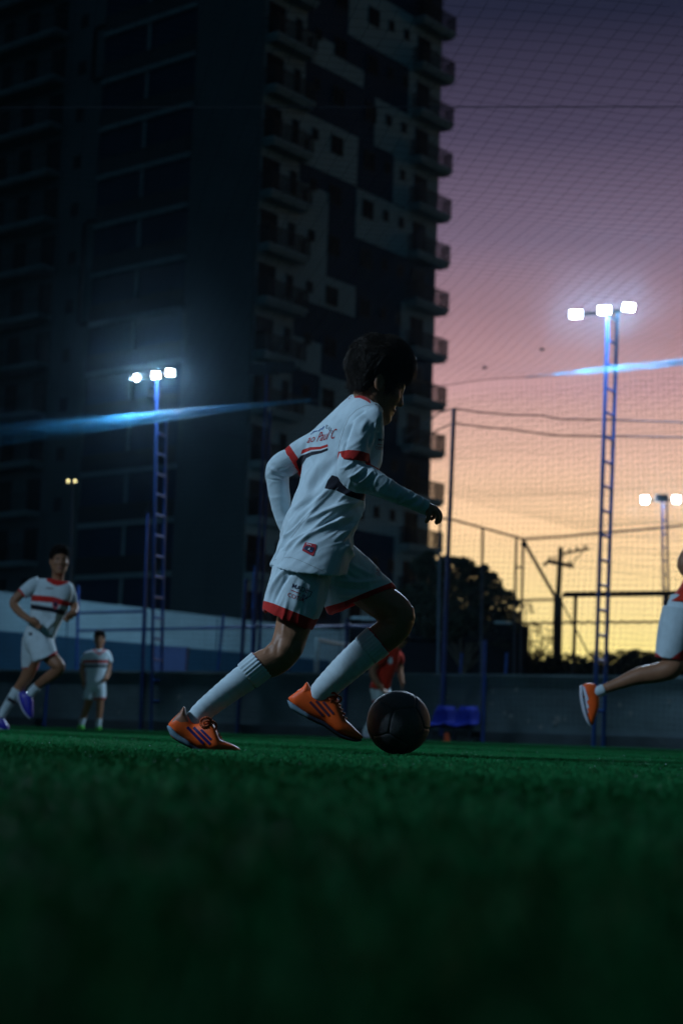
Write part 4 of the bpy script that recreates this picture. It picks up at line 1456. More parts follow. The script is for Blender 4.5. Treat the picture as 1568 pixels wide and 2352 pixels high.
    # knee caps, tendons and calf edges
    v = fold_disp(v, nn, [(642, 1462, 636, 1508, 7, -2), (628, 1478, 606, 1500, 6, 2.5), (693, 1474, 688, 1508, 7, 3.5), (680, 1468, 672, 1500, 5, -2), (690, 1430, 680, 1470, 10, 2), (655, 1425, 650, 1465, 8, 2),
                          (946, 1392, 948, 1425, 7, 3.5), (930, 1395, 928, 1425, 5, -2), (872, 1424, 908, 1436, 5, -4.5), (880, 1375, 925, 1398, 10, 2), (900, 1460, 870, 1482, 6, 2)])
    v = noise_disp(v, nn, .0012, 40, 2.0)
    body = make('body', v, f, m_skin, root, True)
    face_masks(body, v, R3, origin, s)
    # --- hair
    def hairfn(X, Y, Z):
        d = ell(X, Y, Z, (-.024, 0, .07), (.106, .088, .094))
        d = smin(d, ell(X, Y, Z, (-.005, 0, .118), (.088, .076, .066)), .03)
        d = smin(d, ell(X, Y, Z, (.036, 0, .09), (.056, .07, .05)), .03)
        fr = ell(X * .88 + (Z - .06) * .47, Y, (Z - .06) * .88 - X * .47, (.046, 0, -.017), (.046, .058, .018))
        d = smin(d, fr, .02)
        d = smin(d, ell(X, Y, Z, (-.052, 0, -.005), (.038, .058, .058)), .03)
        A = np.abs(Y)
        d = smin(d, cap(X, A, Z, (.03, .07, .04), (.026, .069, -.008), .013, .007), .02)
        d = smax(d, -ell(X, Y, Z, (.095, 0, -.035), (.062, .12, .068)), .012)
        d = smax(d, -ell(X, A, Z, (.0, .1, -.005), (.032, .036, .038)), .01)
        d = smax(d, -(Z + .044 - .3 * (X + .06)), .012)
        d = smax(d, -X * .6 - Z * .8 - .071, .02)
        return d
    hair_cap(R3, origin, s, hairfn, (-.17, -.13, -.12), (.19, .13, .2), root, 7000, 4, .07, .0038, .004)
    # --- jersey
    jt = erows([(806, 908, 847, 920, 5.44, 5.36, .052), (790, 922, 862, 930, 5.46, 5.335, .074), (750, 960, 879, 951, 5.49, 5.28, .098), (717, 993, 881, 985, 5.515, 5.29, .108), (700, 1032, 881, 1025, 5.52, 5.315, .108), (694, 1075, 874, 1068, 5.505, 5.35, .108),
                (684, 1120, 853, 1112, 5.485, 5.38, .106), (669, 1165, 834, 1155, 5.465, 5.4, .106), (654, 1207, 822, 1202, 5.44, 5.4, .112, .012), (643, 1243, 813, 1232, 5.415, 5.395, .124, .03), (633, 1272, 808, 1278, 5.4, 5.385, .134, .03), (624, 1295, 797, 1318, 5.39, 5.375, .142, .03)])
    jt = hollow(jt, .6, .9)
    ns = erows([(818, 930, 872, 930, 5.36, 5.36, .05), (802, 953, 880, 945, 5.325, 5.325, .062), (794, 978, 873, 976, 5.295, 5.295, .062), (786, 1006, 860, 1008, 5.275, 5.275, .06), (779, 1034, 850, 1040, 5.258, 5.258, .057), (775, 1058, 846, 1065, 5.25, 5.25, .056)])
    ns = hollow(ns, .6, .88)
    fs_ = erows([(735, 972, 730, 1060, 5.525, 5.525, .055), (716, 990, 714, 1072, 5.54, 5.54, .056), (690, 1006, 706, 1080, 5.55, 5.55, .055), (667, 1021, 699, 1088, 5.555, 5.555, .053), (650, 1036, 691, 1097, 5.56, 5.56, .052)])
    fs_ = hollow(fs_, .6, .88)
    v, f, nn = remesh([loft(jt, 44, 4, 2.2), loft(ns, 32, 4), loft(fs_, 28, 4)], .0038, 9)
    px, py = proj(v)
    sl = (v[:, 1] < 5.285) & (px < 862)
    folds_t = [(838, 1150, 690, 1205, 7, 7), (842, 1160, 712, 1226, 6, -5), (825, 1180, 668, 1262, 7, 7), (822, 1195, 700, 1268, 6, -5), (815, 1205, 728, 1290, 7, 6), (812, 1225, 752, 1300, 6, -5), (808, 1238, 772, 1310, 7, 5),
               (760, 1120, 655, 1235, 8, 5), (745, 1128, 665, 1198, 7, -4), (778, 1050, 690, 1185, 14, -8), (772, 1110, 700, 1200, 7, 4), (735, 1060, 700, 1150, 9, 4), (790, 1160, 668, 1280, 6, 5), (765, 1200, 650, 1285, 5, 4), (720, 1215, 640, 1275, 5, 4),
               (836, 1118, 790, 1140, 6, 5), (868, 1040, 848, 1060, 6, 4), (876, 985, 856, 1030, 7, -5), (702, 1010, 720, 1075, 7, -4), (745, 985, 712, 1020, 8, 3), (790, 1260, 760, 1325, 6, 5), (775, 1270, 740, 1318, 5, -4), (705, 1250, 660, 1290, 6, 4)]
    folds_s = [(840, 942, 800, 975, 4, -4), (806, 965, 781, 1040, 4, 6), (814, 965, 790, 1045, 4, -5), (868, 965, 850, 1030, 6, 5), (858, 985, 846, 1035, 4, -4), (800, 1000, 786, 1050, 4, 4), (846, 960, 826, 1000, 8, 3)]
    sm = np.clip((5.315 - v[:, 1]) / .03, 0, 1) * (px < 866)
    v1 = fold_disp(v, nn, folds_t); v2 = fold_disp(v, nn, folds_s)
    v = v1 * (1 - sm)[:, None] + v2 * sm[:, None]
    px, py = proj(v)
    mk = np.clip((py - 1080) / 90, .12, 1) * (1 - sm) + .25 * sm
    v = ridge_disp(v, nn, .0115, 13, 2.6, (.72, 0, .69), 3.0, mk)
    v = noise_disp(v, nn, .003, 16, 3.0, (.75, 0, .66), .25)
    v = noise_disp(v, nn, .0016, 45, 9.0, (.75, 0, .66), .35)
    jer = make('jersey', v, f, m_jersey, root, True)
    px, py = proj(v)
    big = -9 * np.ones(len(v))
    cuff_n = np.where(v[:, 1] < 5.322, poly_sd(px, py, [(770, 1039), (800, 1033), (825, 1035), (848, 1042), (852, 1080), (765, 1080)]), big)
    cuff_f = np.where((px < 700) & (v[:, 1] > 5.49), poly_sd(px, py, [(664, 1022), (683, 1050), (698, 1072), (700, 1100), (690, 1105), (640, 1040)]), big)
    chest_r = np.where((px > 845) & (v[:, 1] > 5.2), poly_sd(px, py, [(834, 1060), (850, 1066), (872, 1078), (886, 1082), (886, 1098), (868, 1090), (845, 1079), (834, 1076)]), big)
    back_r = poly_sd(px, py, [(694, 1033), (712, 1027), (735, 1026), (752, 1020), (754, 1026), (736, 1032), (714, 1034), (690, 1044)])
    back_r = np.where((v[:, 1] > 5.3) & (px < 756), back_r, big)
    col_r = poly_sd(px, py, [(815, 900), (848, 912), (852, 928), (840, 920), (826, 914), (813, 914)])
    hem_ = np.maximum.reduce([cuff_n, cuff_f, chest_r, back_r, col_r])
    attr(jer, 'red', hem_)
    side_n = np.where(~(v[:, 1] < 5.2), poly_sd(px, py, [(762, 1091), (790, 1100), (840, 1126), (850, 1150), (838, 1152), (800, 1140), (770, 1126), (745, 1122), (752, 1104)]), big)
    back_n = np.where(v[:, 1] > 5.3, poly_sd(px, py, [(690, 1047), (714, 1038), (737, 1035), (752, 1029), (754, 1034), (738, 1041), (716, 1046), (703, 1053), (694, 1068), (688, 1085), (680, 1060)]), big)
    attr(jer, 'navy', np.maximum(side_n, back_n))
    tb = bvh(v, f)
    # printed lettering and marks
    ex = (1.0, -.10); ey = (.10, -1.0)
    decal('back_lettering', m_printr, tb, [text_poly('ao', 24, (704, 1018), (.75, -.16), (.2, -1), .3, .02), text_poly('Paul', 31, (726, 1015), (.5, -.11), (.22, -1), .4, .025), text_poly('C', 32, (757, 1009), (.5, -.1), (.2, -1), .3, .02)], jer)
    decal('back_arc_lettering', m_printn, tb, [text_poly('E', 12, (748, 984), (.9, .25), (.1, -1), 0, .05), text_poly('U', 11, (754, 987), (.7, .5), (.35, -1), 0, .04), text_poly('C', 10, (759, 993), (.6, .6), (.5, -.9), 0, .03)], jer)
    decal('back_script_line', m_printb, tb, [[(713, 997), (722, 990), (731, 989), (730, 991), (722, 993), (714, 999)], [(731, 990), (737, 984), (739, 985), (733, 992)], [(738, 986), (744, 979), (746, 980), (740, 988)]], jer)
    decal('stripe_gap', m_printw, tb, [[(713, 1034.5), (735, 1032.5), (753, 1026.5), (753, 1029), (736, 1035), (713, 1037.5)]], jer)
    decal('sleeve_lettering', m_printn, tb, [text_poly('MA', 9, (868, 1013), (1, 0), (0, -1), 0, .04)], jer)
    decal('chest_lettering', m_printr, tb, [text_poly('COT', 9, (861, 1031), (.9, .12), (0, -1), 0, .04), [(866, 1019), (876, 1021), (876, 1022.2), (866, 1020.4)]], jer)
    decal('collar_letter', m_printr, tb, [text_poly('C', 9, (799, 918), (.9, -.3), (.3, -.9), .2, .03)], jer)
    # woven badge near the hem
    q = [(701, 1246), (727, 1251), (725, 1262), (720, 1276), (716, 1277), (694, 1265), (696, 1258)]
    bd = decal('badge', m_printr, tb, [q], jer, .0018)
    decal('badge_field', m_printn, tb, [[(703, 1254), (722, 1258.5), (719, 1268), (713, 1270), (698, 1262)]], bd, .0026)
    decal('badge_line', m_printw, tb, [[(704, 1249.5), (713, 1251), (713, 1252.6), (704, 1251.2)], [(709.5, 1260), (712, 1258.5), (711, 1264), (707, 1263.4)], [(714, 1252), (716, 1252), (715, 1254), (713.4, 1254)]], bd, .0032)
    decal('badge_band', m_printb, tb, [[(710, 1265), (717, 1265.5), (718.5, 1268), (714, 1269.6)], [(698, 1260), (700, 1258), (700.5, 1261), (698.6, 1262.6)]], bd, .0032)
    # seam lines of the raglan sleeve and side
    def seam(pts, name='seam', w=.9, m=None):
        polys = []
        for (x0, y0), (x1, y1) in zip(pts[:-1], pts[1:]):
            L = math.hypot(x1 - x0, y1 - y0); nx_, ny_ = -(y1 - y0) / L * w / 2, (x1 - x0) / L * w / 2
            polys.append([(x0 + nx_, y0 + ny_), (x1 + nx_, y1 + ny_), (x1 - nx_, y1 - ny_), (x0 - nx_, y0 - ny_)])
        return decal(name, m or mat('seam_thread', (.28, .34, .37), .9), tb, polys, jer, .0007)
    seam([(856, 930), (838, 932), (818, 942), (802, 958), (790, 984), (781, 1012), (776, 1034)])
    seam([(776, 1120), (752, 1142), (722, 1172), (692, 1204), (668, 1236)])
    seam([(628, 1287), (650, 1281), (668, 1280), (690, 1288), (725, 1304), (757, 1319)], 'hem_seam')
    # --- undershirt sleeves
    n1 = crows([(815, 1015, 5.27, 30), (810, 1048, 5.25, 31.5), (805, 1074, 5.24, 33), (818, 1095, 5.235, 34.5), (848, 1103, 5.235, 32), (880, 1119, 5.225, 25.5), (905, 1132, 5.24, 22.5), (930, 1143, 5.25, 20.5), (958, 1157, 5.265, 18.5), (974, 1163, 5.272, 18.5), (984, 1166.5, 5.277, 18.5)], 1.0)
    n1 = hollow(n1, .95, .84)
    f1 = crows([(692, 1044, 5.55, 29), (672, 1057, 5.555, 30), (648, 1070, 5.56, 31), (637, 1086, 5.565, 28.5), (638, 1106, 5.57, 26.5), (642, 1140, 5.575, 24), (648, 1175, 5.58, 21.5), (658, 1208, 5.575, 18.5), (668, 1232, 5.57, 16.5)], 1.0)
    f1 = hollow(f1, .95, .84)
    for k, (rows, folds, ax, sd) in enumerate(((n1, [(780, 1078, 812, 1062, 4, 3), (800, 1098, 838, 1072, 4, 5), (812, 1104, 846, 1074, 3.5, -4), (822, 1110, 856, 1080, 4, 4.5), (836, 1116, 868, 1088, 3.5, -3), (935, 1150, 958, 1136, 4, 3.5), (944, 1160, 966, 1142, 3.5, -3.5), (952, 1168, 972, 1146, 3.5, 3.5), (962, 1176, 978, 1148, 3, -2.5), (900, 1150, 925, 1122, 5, 2.5), (910, 1156, 940, 1130, 4, -2.5), (862, 1122, 905, 1142, 8, 3), (978, 1150, 972, 1184, 1.6, -1.5)], (.9, 0, -.35), 5.0),
                                          (f1, [(615, 1070, 660, 1092, 5, 3), (640, 1084, 668, 1072, 4, -4), (612, 1099, 664, 1101, 1.6, -2.2), (650, 1094, 690, 1066, 5, 4), (622, 1088, 655, 1094, 4, -3)], (0, 0, 1), 6.0))):
        v, f, nn = remesh([loft(rows, 28, 1)], .0034, 3)
        v = fold_disp(v, nn, folds); v = ridge_disp(v, nn, .0024 if k == 0 else .0013, 26, 9, (ax[2], 0, -ax[0] if k == 0 else .4), sd); v = noise_disp(v, nn, .0018, 30, sd, ax, .4)
        o = make('undershirt_sleeve', v, f, m_sleeve, root, True)
    # --- shorts
    hip = erows([(650, 1225, 800, 1225, 5.44, 5.42, .085), (640, 1255, 806, 1250, 5.43, 5.42, .095), (634, 1290, 800, 1290, 5.41, 5.43, .1), (650, 1330, 785, 1325, 5.4, 5.44, .085), (690, 1350, 765, 1345, 5.41, 5.43, .05)])
    nl = erows([(640, 1262, 780, 1270, 5.39, 5.39, .085), (628, 1298, 766, 1306, 5.365, 5.365, .085), (618, 1335, 758, 1342, 5.345, 5.345, .082), (609, 1370, 748, 1382, 5.33, 5.33, .08), (604, 1392, 733, 1418, 5.32, 5.32, .078, .004), (603, 1400.5, 718, 1447, 5.315, 5.315, .077, .008)])
    fl = erows([(800, 1242, 700, 1330, 5.45, 5.45, .085), (826, 1263, 735, 1362, 5.465, 5.465, .085), (850, 1286, 746, 1388, 5.48, 5.48, .082), (882, 1318, 752, 1402, 5.49, 5.49, .078), (908, 1348, 758, 1410, 5.5, 5.5, .075)])
    v, f, nn = remesh([loft(hip, 36, 4), loft(hollow(nl, .5, .88), 32, 4), loft(hollow(fl, .5, .88), 32, 4)], .0038, 4)
    sf = [(660, 1300, 612, 1385, 6, 6), (672, 1310, 628, 1388, 5, -5), (676, 1290, 652, 1340, 6, -4), (740, 1330, 722, 1420, 9, 4), (700, 1320, 680, 1400, 10, 3), (760, 1330, 880, 1330, 6, 4), (757, 1345, 850, 1352, 6, -5), (765, 1365, 840, 1358, 5, 4), (800, 1290, 870, 1325, 7, 4), (780, 1300, 830, 1335, 6, -4), (752, 1330, 757, 1392, 6, -8)]
    v = fold_disp(v, nn, sf); px, py = proj(v); v = ridge_disp(v, nn, .005, 13, 3, (.25, 0, 1), 5.0, np.clip(np.hypot(px - 688, py - 1364) / 26 - .75, .1, 1)); v = noise_disp(v, nn, .003, 18, 7.0, (.3, 0, 1), .35)
    sh = make('shorts', v, f, m_jersey, root, True)
    px, py = proj(v)
    nearm = v[:, 1] < 5.43
    r1 = poly_sd(px, py, [(598, 1384), (607, 1380), (628, 1386), (670, 1403), (720, 1423), (740, 1420), (735, 1470), (590, 1425)])
    r2 = poly_sd(px, py, [(748, 1394), (790, 1382), (846, 1358), (903, 1336), (925, 1345), (915, 1380), (760, 1430), (735, 1410)])
    attr(sh, 'red', np.maximum(np.where(nearm | (px < 745), r1, -9), np.where((v[:, 1] > 5.39) & (px > 738), r2, -9)))
    attr(sh, 'navy', np.full(len(v), -9.0))
    tb2 = bvh(v, f)
    ux, uy = (.93, .30), (.30, -.93)
    decal('lettering_dark', m_printn, tb2, [text_poly('MADE', 15, (669, 1349), (.93, .36), (.30, -.93), 0, .04)], sh)
    decal('lettering_blue', mat('mid_blue_print', (.01, .02, .12), .7), tb2, [text_poly('IN', 13.5, (692, 1373), (.93, .30), (.30, -.93), 0, .02)], sh)
    decal('lettering_red', m_printr, tb2, [text_poly('COTIA', 13.5, (659, 1369), (.93, .36), (.30, -.93), 0, .04), [(668, 1354.5), (690, 1363), (689.6, 1364.6), (667.6, 1356)]], sh)
    def line(pts, w):
        out = []
        for (x0, y0), (x1, y1) in zip(pts[:-1], pts[1:]):
            L = math.hypot(x1 - x0, y1 - y0); nx_, ny_ = -(y1 - y0) / L * w / 2, (x1 - x0) / L * w / 2
            out.append([(x0 + nx_, y0 + ny_), (x1 + nx_, y1 + ny_), (x1 - nx_, y1 - ny_), (x0 - nx_, y0 - ny_)])
        return out
    decal('outline_mark', m_printn, tb2, line([(704, 1355), (716, 1360), (711, 1370), (693, 1379)], 1.5), sh)
    decal('far_leg_lettering', m_printr, tb2, [text_poly('DE', 8, (863, 1310), (.75, .6), (.5, -.8), 0, .03), text_poly('CO', 8, (862, 1318), (.75, .5), (.5, -.8), 0, .03)], sh)
    # --- socks
    def sock(rows, cuff, seedv):
        parts = [loft(crows(rows, 1.0), 32, 1)]
        v, f, nn = remesh(parts, .003, 3)
        px, py = proj(v)
        (ax_, ay_), (bx_, by_) = cuff      # start and end of the ribbed cuff along the leg axis
        ex_, ey_ = bx_ - ax_, by_ - ay_; L = math.hypot(ex_, ey_)
        t = ((px - ax_) * ex_ + (py - ay_) * ey_) / L
        across = ((px - ax_) * ey_ - (py - ay_) * ex_) / L
        band = np.clip((L - t) / 3, 0, 1)
        rib = np.cos(across / 34 * 1.35 * 20) * .0011
        d = band * (.0022 + rib) - .0028 * np.exp(-((t - L) / 2.0) ** 2)
        # slight slouch rings below the cuff
        d += (1 - band) * .0006 * np.sin(t * .35)
        o = make('sock', v + nn * d[:, None], f, m_sock, root, True)
        attr(o, 'navy', np.full(len(v), -9.0)); attr(o, 'red', np.where((t < 1.5), 1.5 - t, -9.0))
        return o
    sock([(601, 1526, 5.28, 35.5), (590, 1535, 5.278, 35), (566, 1555, 5.27, 33), (530, 1582, 5.26, 29.8), (498, 1607, 5.24, 27.2), (470, 1630, 5.22, 25), (452, 1650, 5.2, 24), (444, 1666, 5.185, 22)], ((601, 1526), (566, 1555)), 1)
    sock([(869, 1471, 5.5, 38), (858, 1480, 5.5, 38), (842, 1493, 5.5, 37), (800, 1530, 5.5, 34.5), (760, 1568, 5.51, 30.5), (738, 1590, 5.515, 27.5), (726, 1608, 5.52, 24)], ((869, 1471), (838, 1497)), 2)
    # --- near shoe (toe pushing off)
    D0 = 5.17
    up, so, (v, f) = shoe(root, 'shoe', [(397, 1684, 386, 1664, D0, .012), (404, 1689, 396, 1652, D0, .026), (416, 1697, 415, 1634, D0, .031), (428, 1704, 424, 1634, D0, .032), (443, 1712, 444, 1660, D0, .034), (458, 1720, 466, 1660, D0 - .005, .037), (474, 1724, 487, 1660, D0 - .01, .040),
                                         (488, 1725.5, 499, 1680, D0 - .015, .042), (503, 1726, 508, 1698, D0 - .015, .041), (520, 1726, 521, 1704, D0 - .012, .036), (538, 1725.5, 538, 1711, D0 - .008, .027), (551, 1724.5, 552, 1720, D0, .012)], (m_shoe, m_sole),
                      [(391, 1687, 383, 1667, D0, .014), (397, 1695, 394, 1668, D0, .03), (412, 1705, 414, 1688, D0, .036), (430, 1714, 432, 1700, D0, .037), (446, 1722, 449, 1713, D0, .038), (462, 1728, 465, 1720.5, D0 - .005, .042), (478, 1730, 479, 1724.5, D0 - .01, .045), (500, 1730, 500, 1725.5, D0 - .012, .046), (520, 1730, 520, 1725.5, D0 - .012, .04), (540, 1729.5, 540, 1725, D0 - .005, .028), (552, 1727, 552, 1723, D0, .012)],
                      [loft(erows([(397, 1663, 424, 1658, D0, D0, .03), (408, 1645, 430, 1650, D0, D0, .029), (418, 1628, 427, 1632, D0, D0, .022), (422, 1622, 426, 1624, D0, D0, .014)]), 20, 3)])
    px, py = proj(v)
    attr(up, 'pale', poly_sd(px, py, [(392, 1660), (424, 1618), (430, 1640), (434, 1658), (415, 1659), (404, 1654)]))
    attr(up, 'navy', np.full(len(v), -9.0))
    n_ = len(so.data.vertices); sv = np.zeros(n_ * 3); so.data.vertices.foreach_get('co', sv); sv = sv.reshape(-1, 3)
    sx, sy = proj(sv)
    attr(so, 'navy', np.clip((sx - 432) / 6, -2, 2)); attr(so, 'red', np.where(sx < 470, (sy - (1669 + (sx - 383) * .78)) / 2 - 6, -9))
    tb3 = bvh(v, f)
    ms = mat('shoe_stripe', (.016, .01, .12), .5)
    for (x0, y0, x1, y1, w) in ((430, 1670, 468, 1708, 6.2), (445, 1671, 483, 1709, 6.4), (462, 1676, 485, 1699, 5.6)):
        L = math.hypot(x1 - x0, y1 - y0); nx_, ny_ = -(y1 - y0) / L * w / 2, (x1 - x0) / L * w / 2
        decal('stripe', ms, tb3, [[(x0 + nx_, y0 + ny_), (x1 + nx_, y1 + ny_), (x1 - nx_, y1 - ny_), (x0 - nx_, y0 - ny_)]], up, .0012)
    # laces: bow loops, knot and crossings
    lc = MB()
    def ring(cx, cy, r, D, rr=.0035, sq=1.0, n=18, a0=0.0, a1=6.283):
        pts = [P(cx + r * math.cos(a0 + (a1 - a0) * i / n), cy + sq * r * math.sin(a0 + (a1 - a0) * i / n), D + .006 * math.sin(i * .8)) for i in range(n + 1)]
        lc.path(pts, rr, 6)
    ring(473, 1660, 12.5, D0 - .035, .004, .95); ring(475, 1663, 8.5, D0 - .038, .0035, .8)
    ring(489, 1668, 8, D0 - .03, .0035, 1.4)
    for i in range(5):
        a = P(474 + i * 6, 1668 + i * 8.4, D0 - .045 + i * .002); b_ = P(494 + i * 4.6, 1672 + i * 7.2, D0 - .012)
        lc.path([a, (a + b_) / 2 + np.array([0, -.004, .006]), b_], .0034, 6)
    lc.path([P(486, 1690, D0 - .04), P(496, 1700, D0 - .045), P(502, 1704, D0 - .043), P(508, 1703, D0 - .04)], .0035, 6)
    lc.build('lace', m_lace, up, True)
    tg = MB(); 
    v_, f_ = loft(erows([(470, 1664, 492, 1664, D0 - .012, D0 - .012, .018), (478, 1652, 490, 1655, D0 - .01, D0 - .01, .02), (482, 1648, 487, 1650, D0 - .01, D0 - .01, .012)]), 16, 3)
    make('tongue', v_, f_, m_lace, up, True)
    # --- far shoe (swinging to the ball)
    D1 = 5.52
    up, so, (v, f) = shoe(root, 'shoe', [(668, 1614, 661, 1603, D1, .012), (676, 1622, 676, 1592, D1, .026), (690, 1633, 697, 1578, D1, .031), (706, 1643, 718, 1582, D1, .033), (724, 1652, 744, 1592, D1, .035), (742, 1660, 770, 1596, D1, .038), (758, 1671, 782, 1624, D1, .041), (774, 1683, 792, 1650, D1, .042),
                                         (790, 1690, 804, 1662, D1, .039), (806, 1696, 816, 1674, D1, .033), (821, 1699, 826, 1684, D1, .024), (831, 1698, 833, 1692, D1, .011)], (m_shoe, m_sole),
                      [(663, 1620, 658, 1606, D1, .014), (669, 1629, 670, 1613, D1, .03), (686, 1640, 690, 1627, D1, .036), (704, 1650, 708, 1639, D1, .038), (724, 1660, 727, 1649, D1, .039), (744, 1669, 748, 1659, D1, .042), (762, 1682, 766, 1673, D1, .045), (780, 1694, 783, 1686, D1, .044), (798, 1700, 800, 1693, D1, .04), (816, 1703.5, 817, 1698, D1, .03), (830, 1702, 831, 1697, D1, .013)],
                      [loft(erows([(676, 1600, 712, 1590, D1, D1, .03), (690, 1584, 714, 1582, D1, D1, .028), (701, 1570, 709, 1572, D1, D1, .02), (704, 1565, 707, 1567, D1, D1, .012)]), 20, 3)])
    px, py = proj(v)
    attr(up, 'pale', np.full(len(v), -9.0)); attr(up, 'navy', np.full(len(v), -9.0))
    n_ = len(so.data.vertices); sv = np.zeros(n_ * 3); so.data.vertices.foreach_get('co', sv); sx, sy = proj(sv.reshape(-1, 3))
    attr(so, 'navy', np.clip((sx - 705) / 6, -2, 2)); attr(so, 'red', np.full(n_, -9.0))
    tb4 = bvh(v, f)
    for (x0, y0, x1, y1, w) in ((712, 1612, 742, 1644, 6), (726, 1610, 756, 1644, 6), (742, 1612, 766, 1640, 5.5)):
        L = math.hypot(x1 - x0, y1 - y0); nx_, ny_ = -(y1 - y0) / L * w / 2, (x1 - x0) / L * w / 2
        decal('stripe', mat('shoe_stripe_dark', (.1, .025, .05), .5), tb4, [[(x0 + nx_, y0 + ny_), (x1 + nx_, y1 + ny_), (x1 - nx_, y1 - ny_), (x0 - nx_, y0 - ny_)]], up, .0012)
    lc = MB()
    for i in range(6):
        a = P(752 + i * 6, 1604 + i * 9.5, D1 - .035); b_ = P(772 + i * 4.8, 1600 + i * 10, D1 - .012)
        lc.path([a, (a + b_) / 2 + np.array([0, -.004, .006]), b_], .0034, 6)
    ring(764, 1600, 9, D1 - .034); ring(775, 1606, 8, D1 - .03)
    lc.build('lace', m_lace, up, True)
    return root


build_boy()


# ------------------------------------------------------------------ the ball
def build_ball():
    c = P(914.5, 1660.5, 5.6); r = 72.5 * 5.6 / F
    c[2] = r + .004
    root = empty('football', (c[0], c[1], 0), 0, 'dark scuffed leather football on the turf in front of the boy', 'ball')
    phi = (1 + 5 ** .5) / 2
    ico = []
    for a in (-1, 1):
        for b_ in (-phi, phi):
            ico += [(0, a, b_), (a, b_, 0), (b_, 0, a)]
    ico = np.array(ico); ico /= np.linalg.norm(ico[0])
    rot = np.array(Matrix.Rotation(1.1, 3, 'X') @ Matrix.Rotation(.15, 3, 'Y') @ Matrix.Rotation(.25, 3, 'Z'))
    ico = ico @ rot.T
    m_ball = mat('scuffed_black_leather', (0.06, 0.068, 0.078), .58, var=.5, vscale=14, bump=.25, bscale=260, spec=.5, col2=(.09, .092, .095))
    # core just below the panels
    mb = MB(); mb.sphere(c, r * .975, 32, 20); mb.build('bladder', m_black, root, True)
    for i, n in enumerate(ico):
        a = np.cross(n, [0.3, .2, .9]); a /= np.linalg.norm(a); b_ = np.cross(n, a)
        # radial fan out to the border with neighbouring panels
        K, M = 60, 14
        vs = [n * 1.0]; 
        ring_ = []
        for j in range(K):
            t = 2 * math.pi * j / K; d = a * math.cos(t) + b_ * math.sin(t)
            lo, hi = 0.0, 1.2
            for _ in range(26):
                mid = (lo + hi) / 2; q = n * math.cos(mid) + d * math.sin(mid)
                if (ico @ q).argmax() == i: lo = mid
                else: hi = mid
            ring_.append((d, lo - .004))
        verts = [c + n * r]
        for k in range(1, M + 1):
            for d, lim in ring_:
                u = k / M
                ang = lim * u
                edge = (1 - u) * lim
                rad = r * (1 - .028 * math.exp(-(edge / .022) ** 2))
                verts.append(c + (n * math.cos(ang) + d * math.sin(ang)) * rad)
        faces = [(0, 1 + j, 1 + (j + 1) % K) for j in range(K)]
        for k in range(M - 1):
            for j in range(K):
                faces.append((1 + k * K + j, 1 + (k + 1) * K + j, 1 + (k + 1) * K + (j + 1) % K, 1 + k * K + (j + 1) % K))
        make('panel', verts, faces, m_ball, root, True)
    return root


build_ball()
# ------------------------------------------------------------------ the other players
def fist(x, y, D, k=1.0, flip=1):
    """closed hand: palm, four curled fingers and a thumb across them"""
    c = P(x, y, D); out = []
    v, f = tube3(np.array([c + np.array([-.02 * flip, 0, .02]) * k, c + np.array([.02 * flip, -.005, -.012]) * k]), np.array([.03, .032]) * k, 10)
    out.append((v, f))
    for i in range(4):
        o = c + np.array([.025 * flip, -.03 + i * .019, -.012 - .002 * abs(i - 1)]) * k
        pts = np.array([o, o + np.array([.028 * flip, -.004, -.014]) * k, o + np.array([.02 * flip, -.008, -.036]) * k, o + np.array([-.002 * flip, -.006, -.032]) * k])
        out.append(tube3(pts, np.array([.0105, .0102, .0096, .0088]) * k, 8))
    pts = np.array([c + np.array([-.004 * flip, -.032, .012]) * k, c + np.array([.02 * flip, -.042, .002]) * k, c + np.array([.034 * flip, -.036, -.016]) * k])
    out.append(tube3(pts, np.array([.0125, .0115, .0095]) * k, 8))
    return out


def open_hand(x, y, D, k=1.0):
    """hanging hand, fingers slightly bent"""
    c = P(x, y, D); out = []
    out.append(tube3(np.array([c + np.array([0, 0, .03]) * k, c + np.array([.0, 0, -.03]) * k]), np.array([.028, .034]) * k, 10))
    for i, L in enumerate((.068, .076, .07, .055)):
        o = c + np.array([-.004, -.03 + i * .02, -.045]) * k
        pts = np.array([o, o + np.array([.004, 0, -L * .5]) * k, o + np.array([.018, 0, -L]) * k])
        out.append(tube3(pts, np.array([.0095, .009, .0075]) * k, 8))
    pts = np.array([c + np.array([.012, -.034, .005]) * k, c + np.array([.028, -.05, -.03]) * k, c + np.array([.032, -.05, -.055]) * k])
    out.append(tube3(pts, np.array([.0115, .0105, .0085]) * k, 8))
    return out


def short_hair(X, Y, Z):
    A = np.abs(Y)
    d = ell(X, Y, Z, (-.016, 0, .058), (.106, .085, .092))
    d = smin(d, ell(X, Y, Z, (.05, 0, .112), (.05, .062, .03)), .03)
    d = smax(d, -ell(X, Y, Z, (.1, 0, -.012), (.06, .12, .078)), .012)
    d = smax(d, -ell(X, A, Z, (.0, .1, -.012), (.034, .036, .04)), .01)
    d = smax(d, -(Z + .05 - .3 * (X + .06)), .012)
    return d


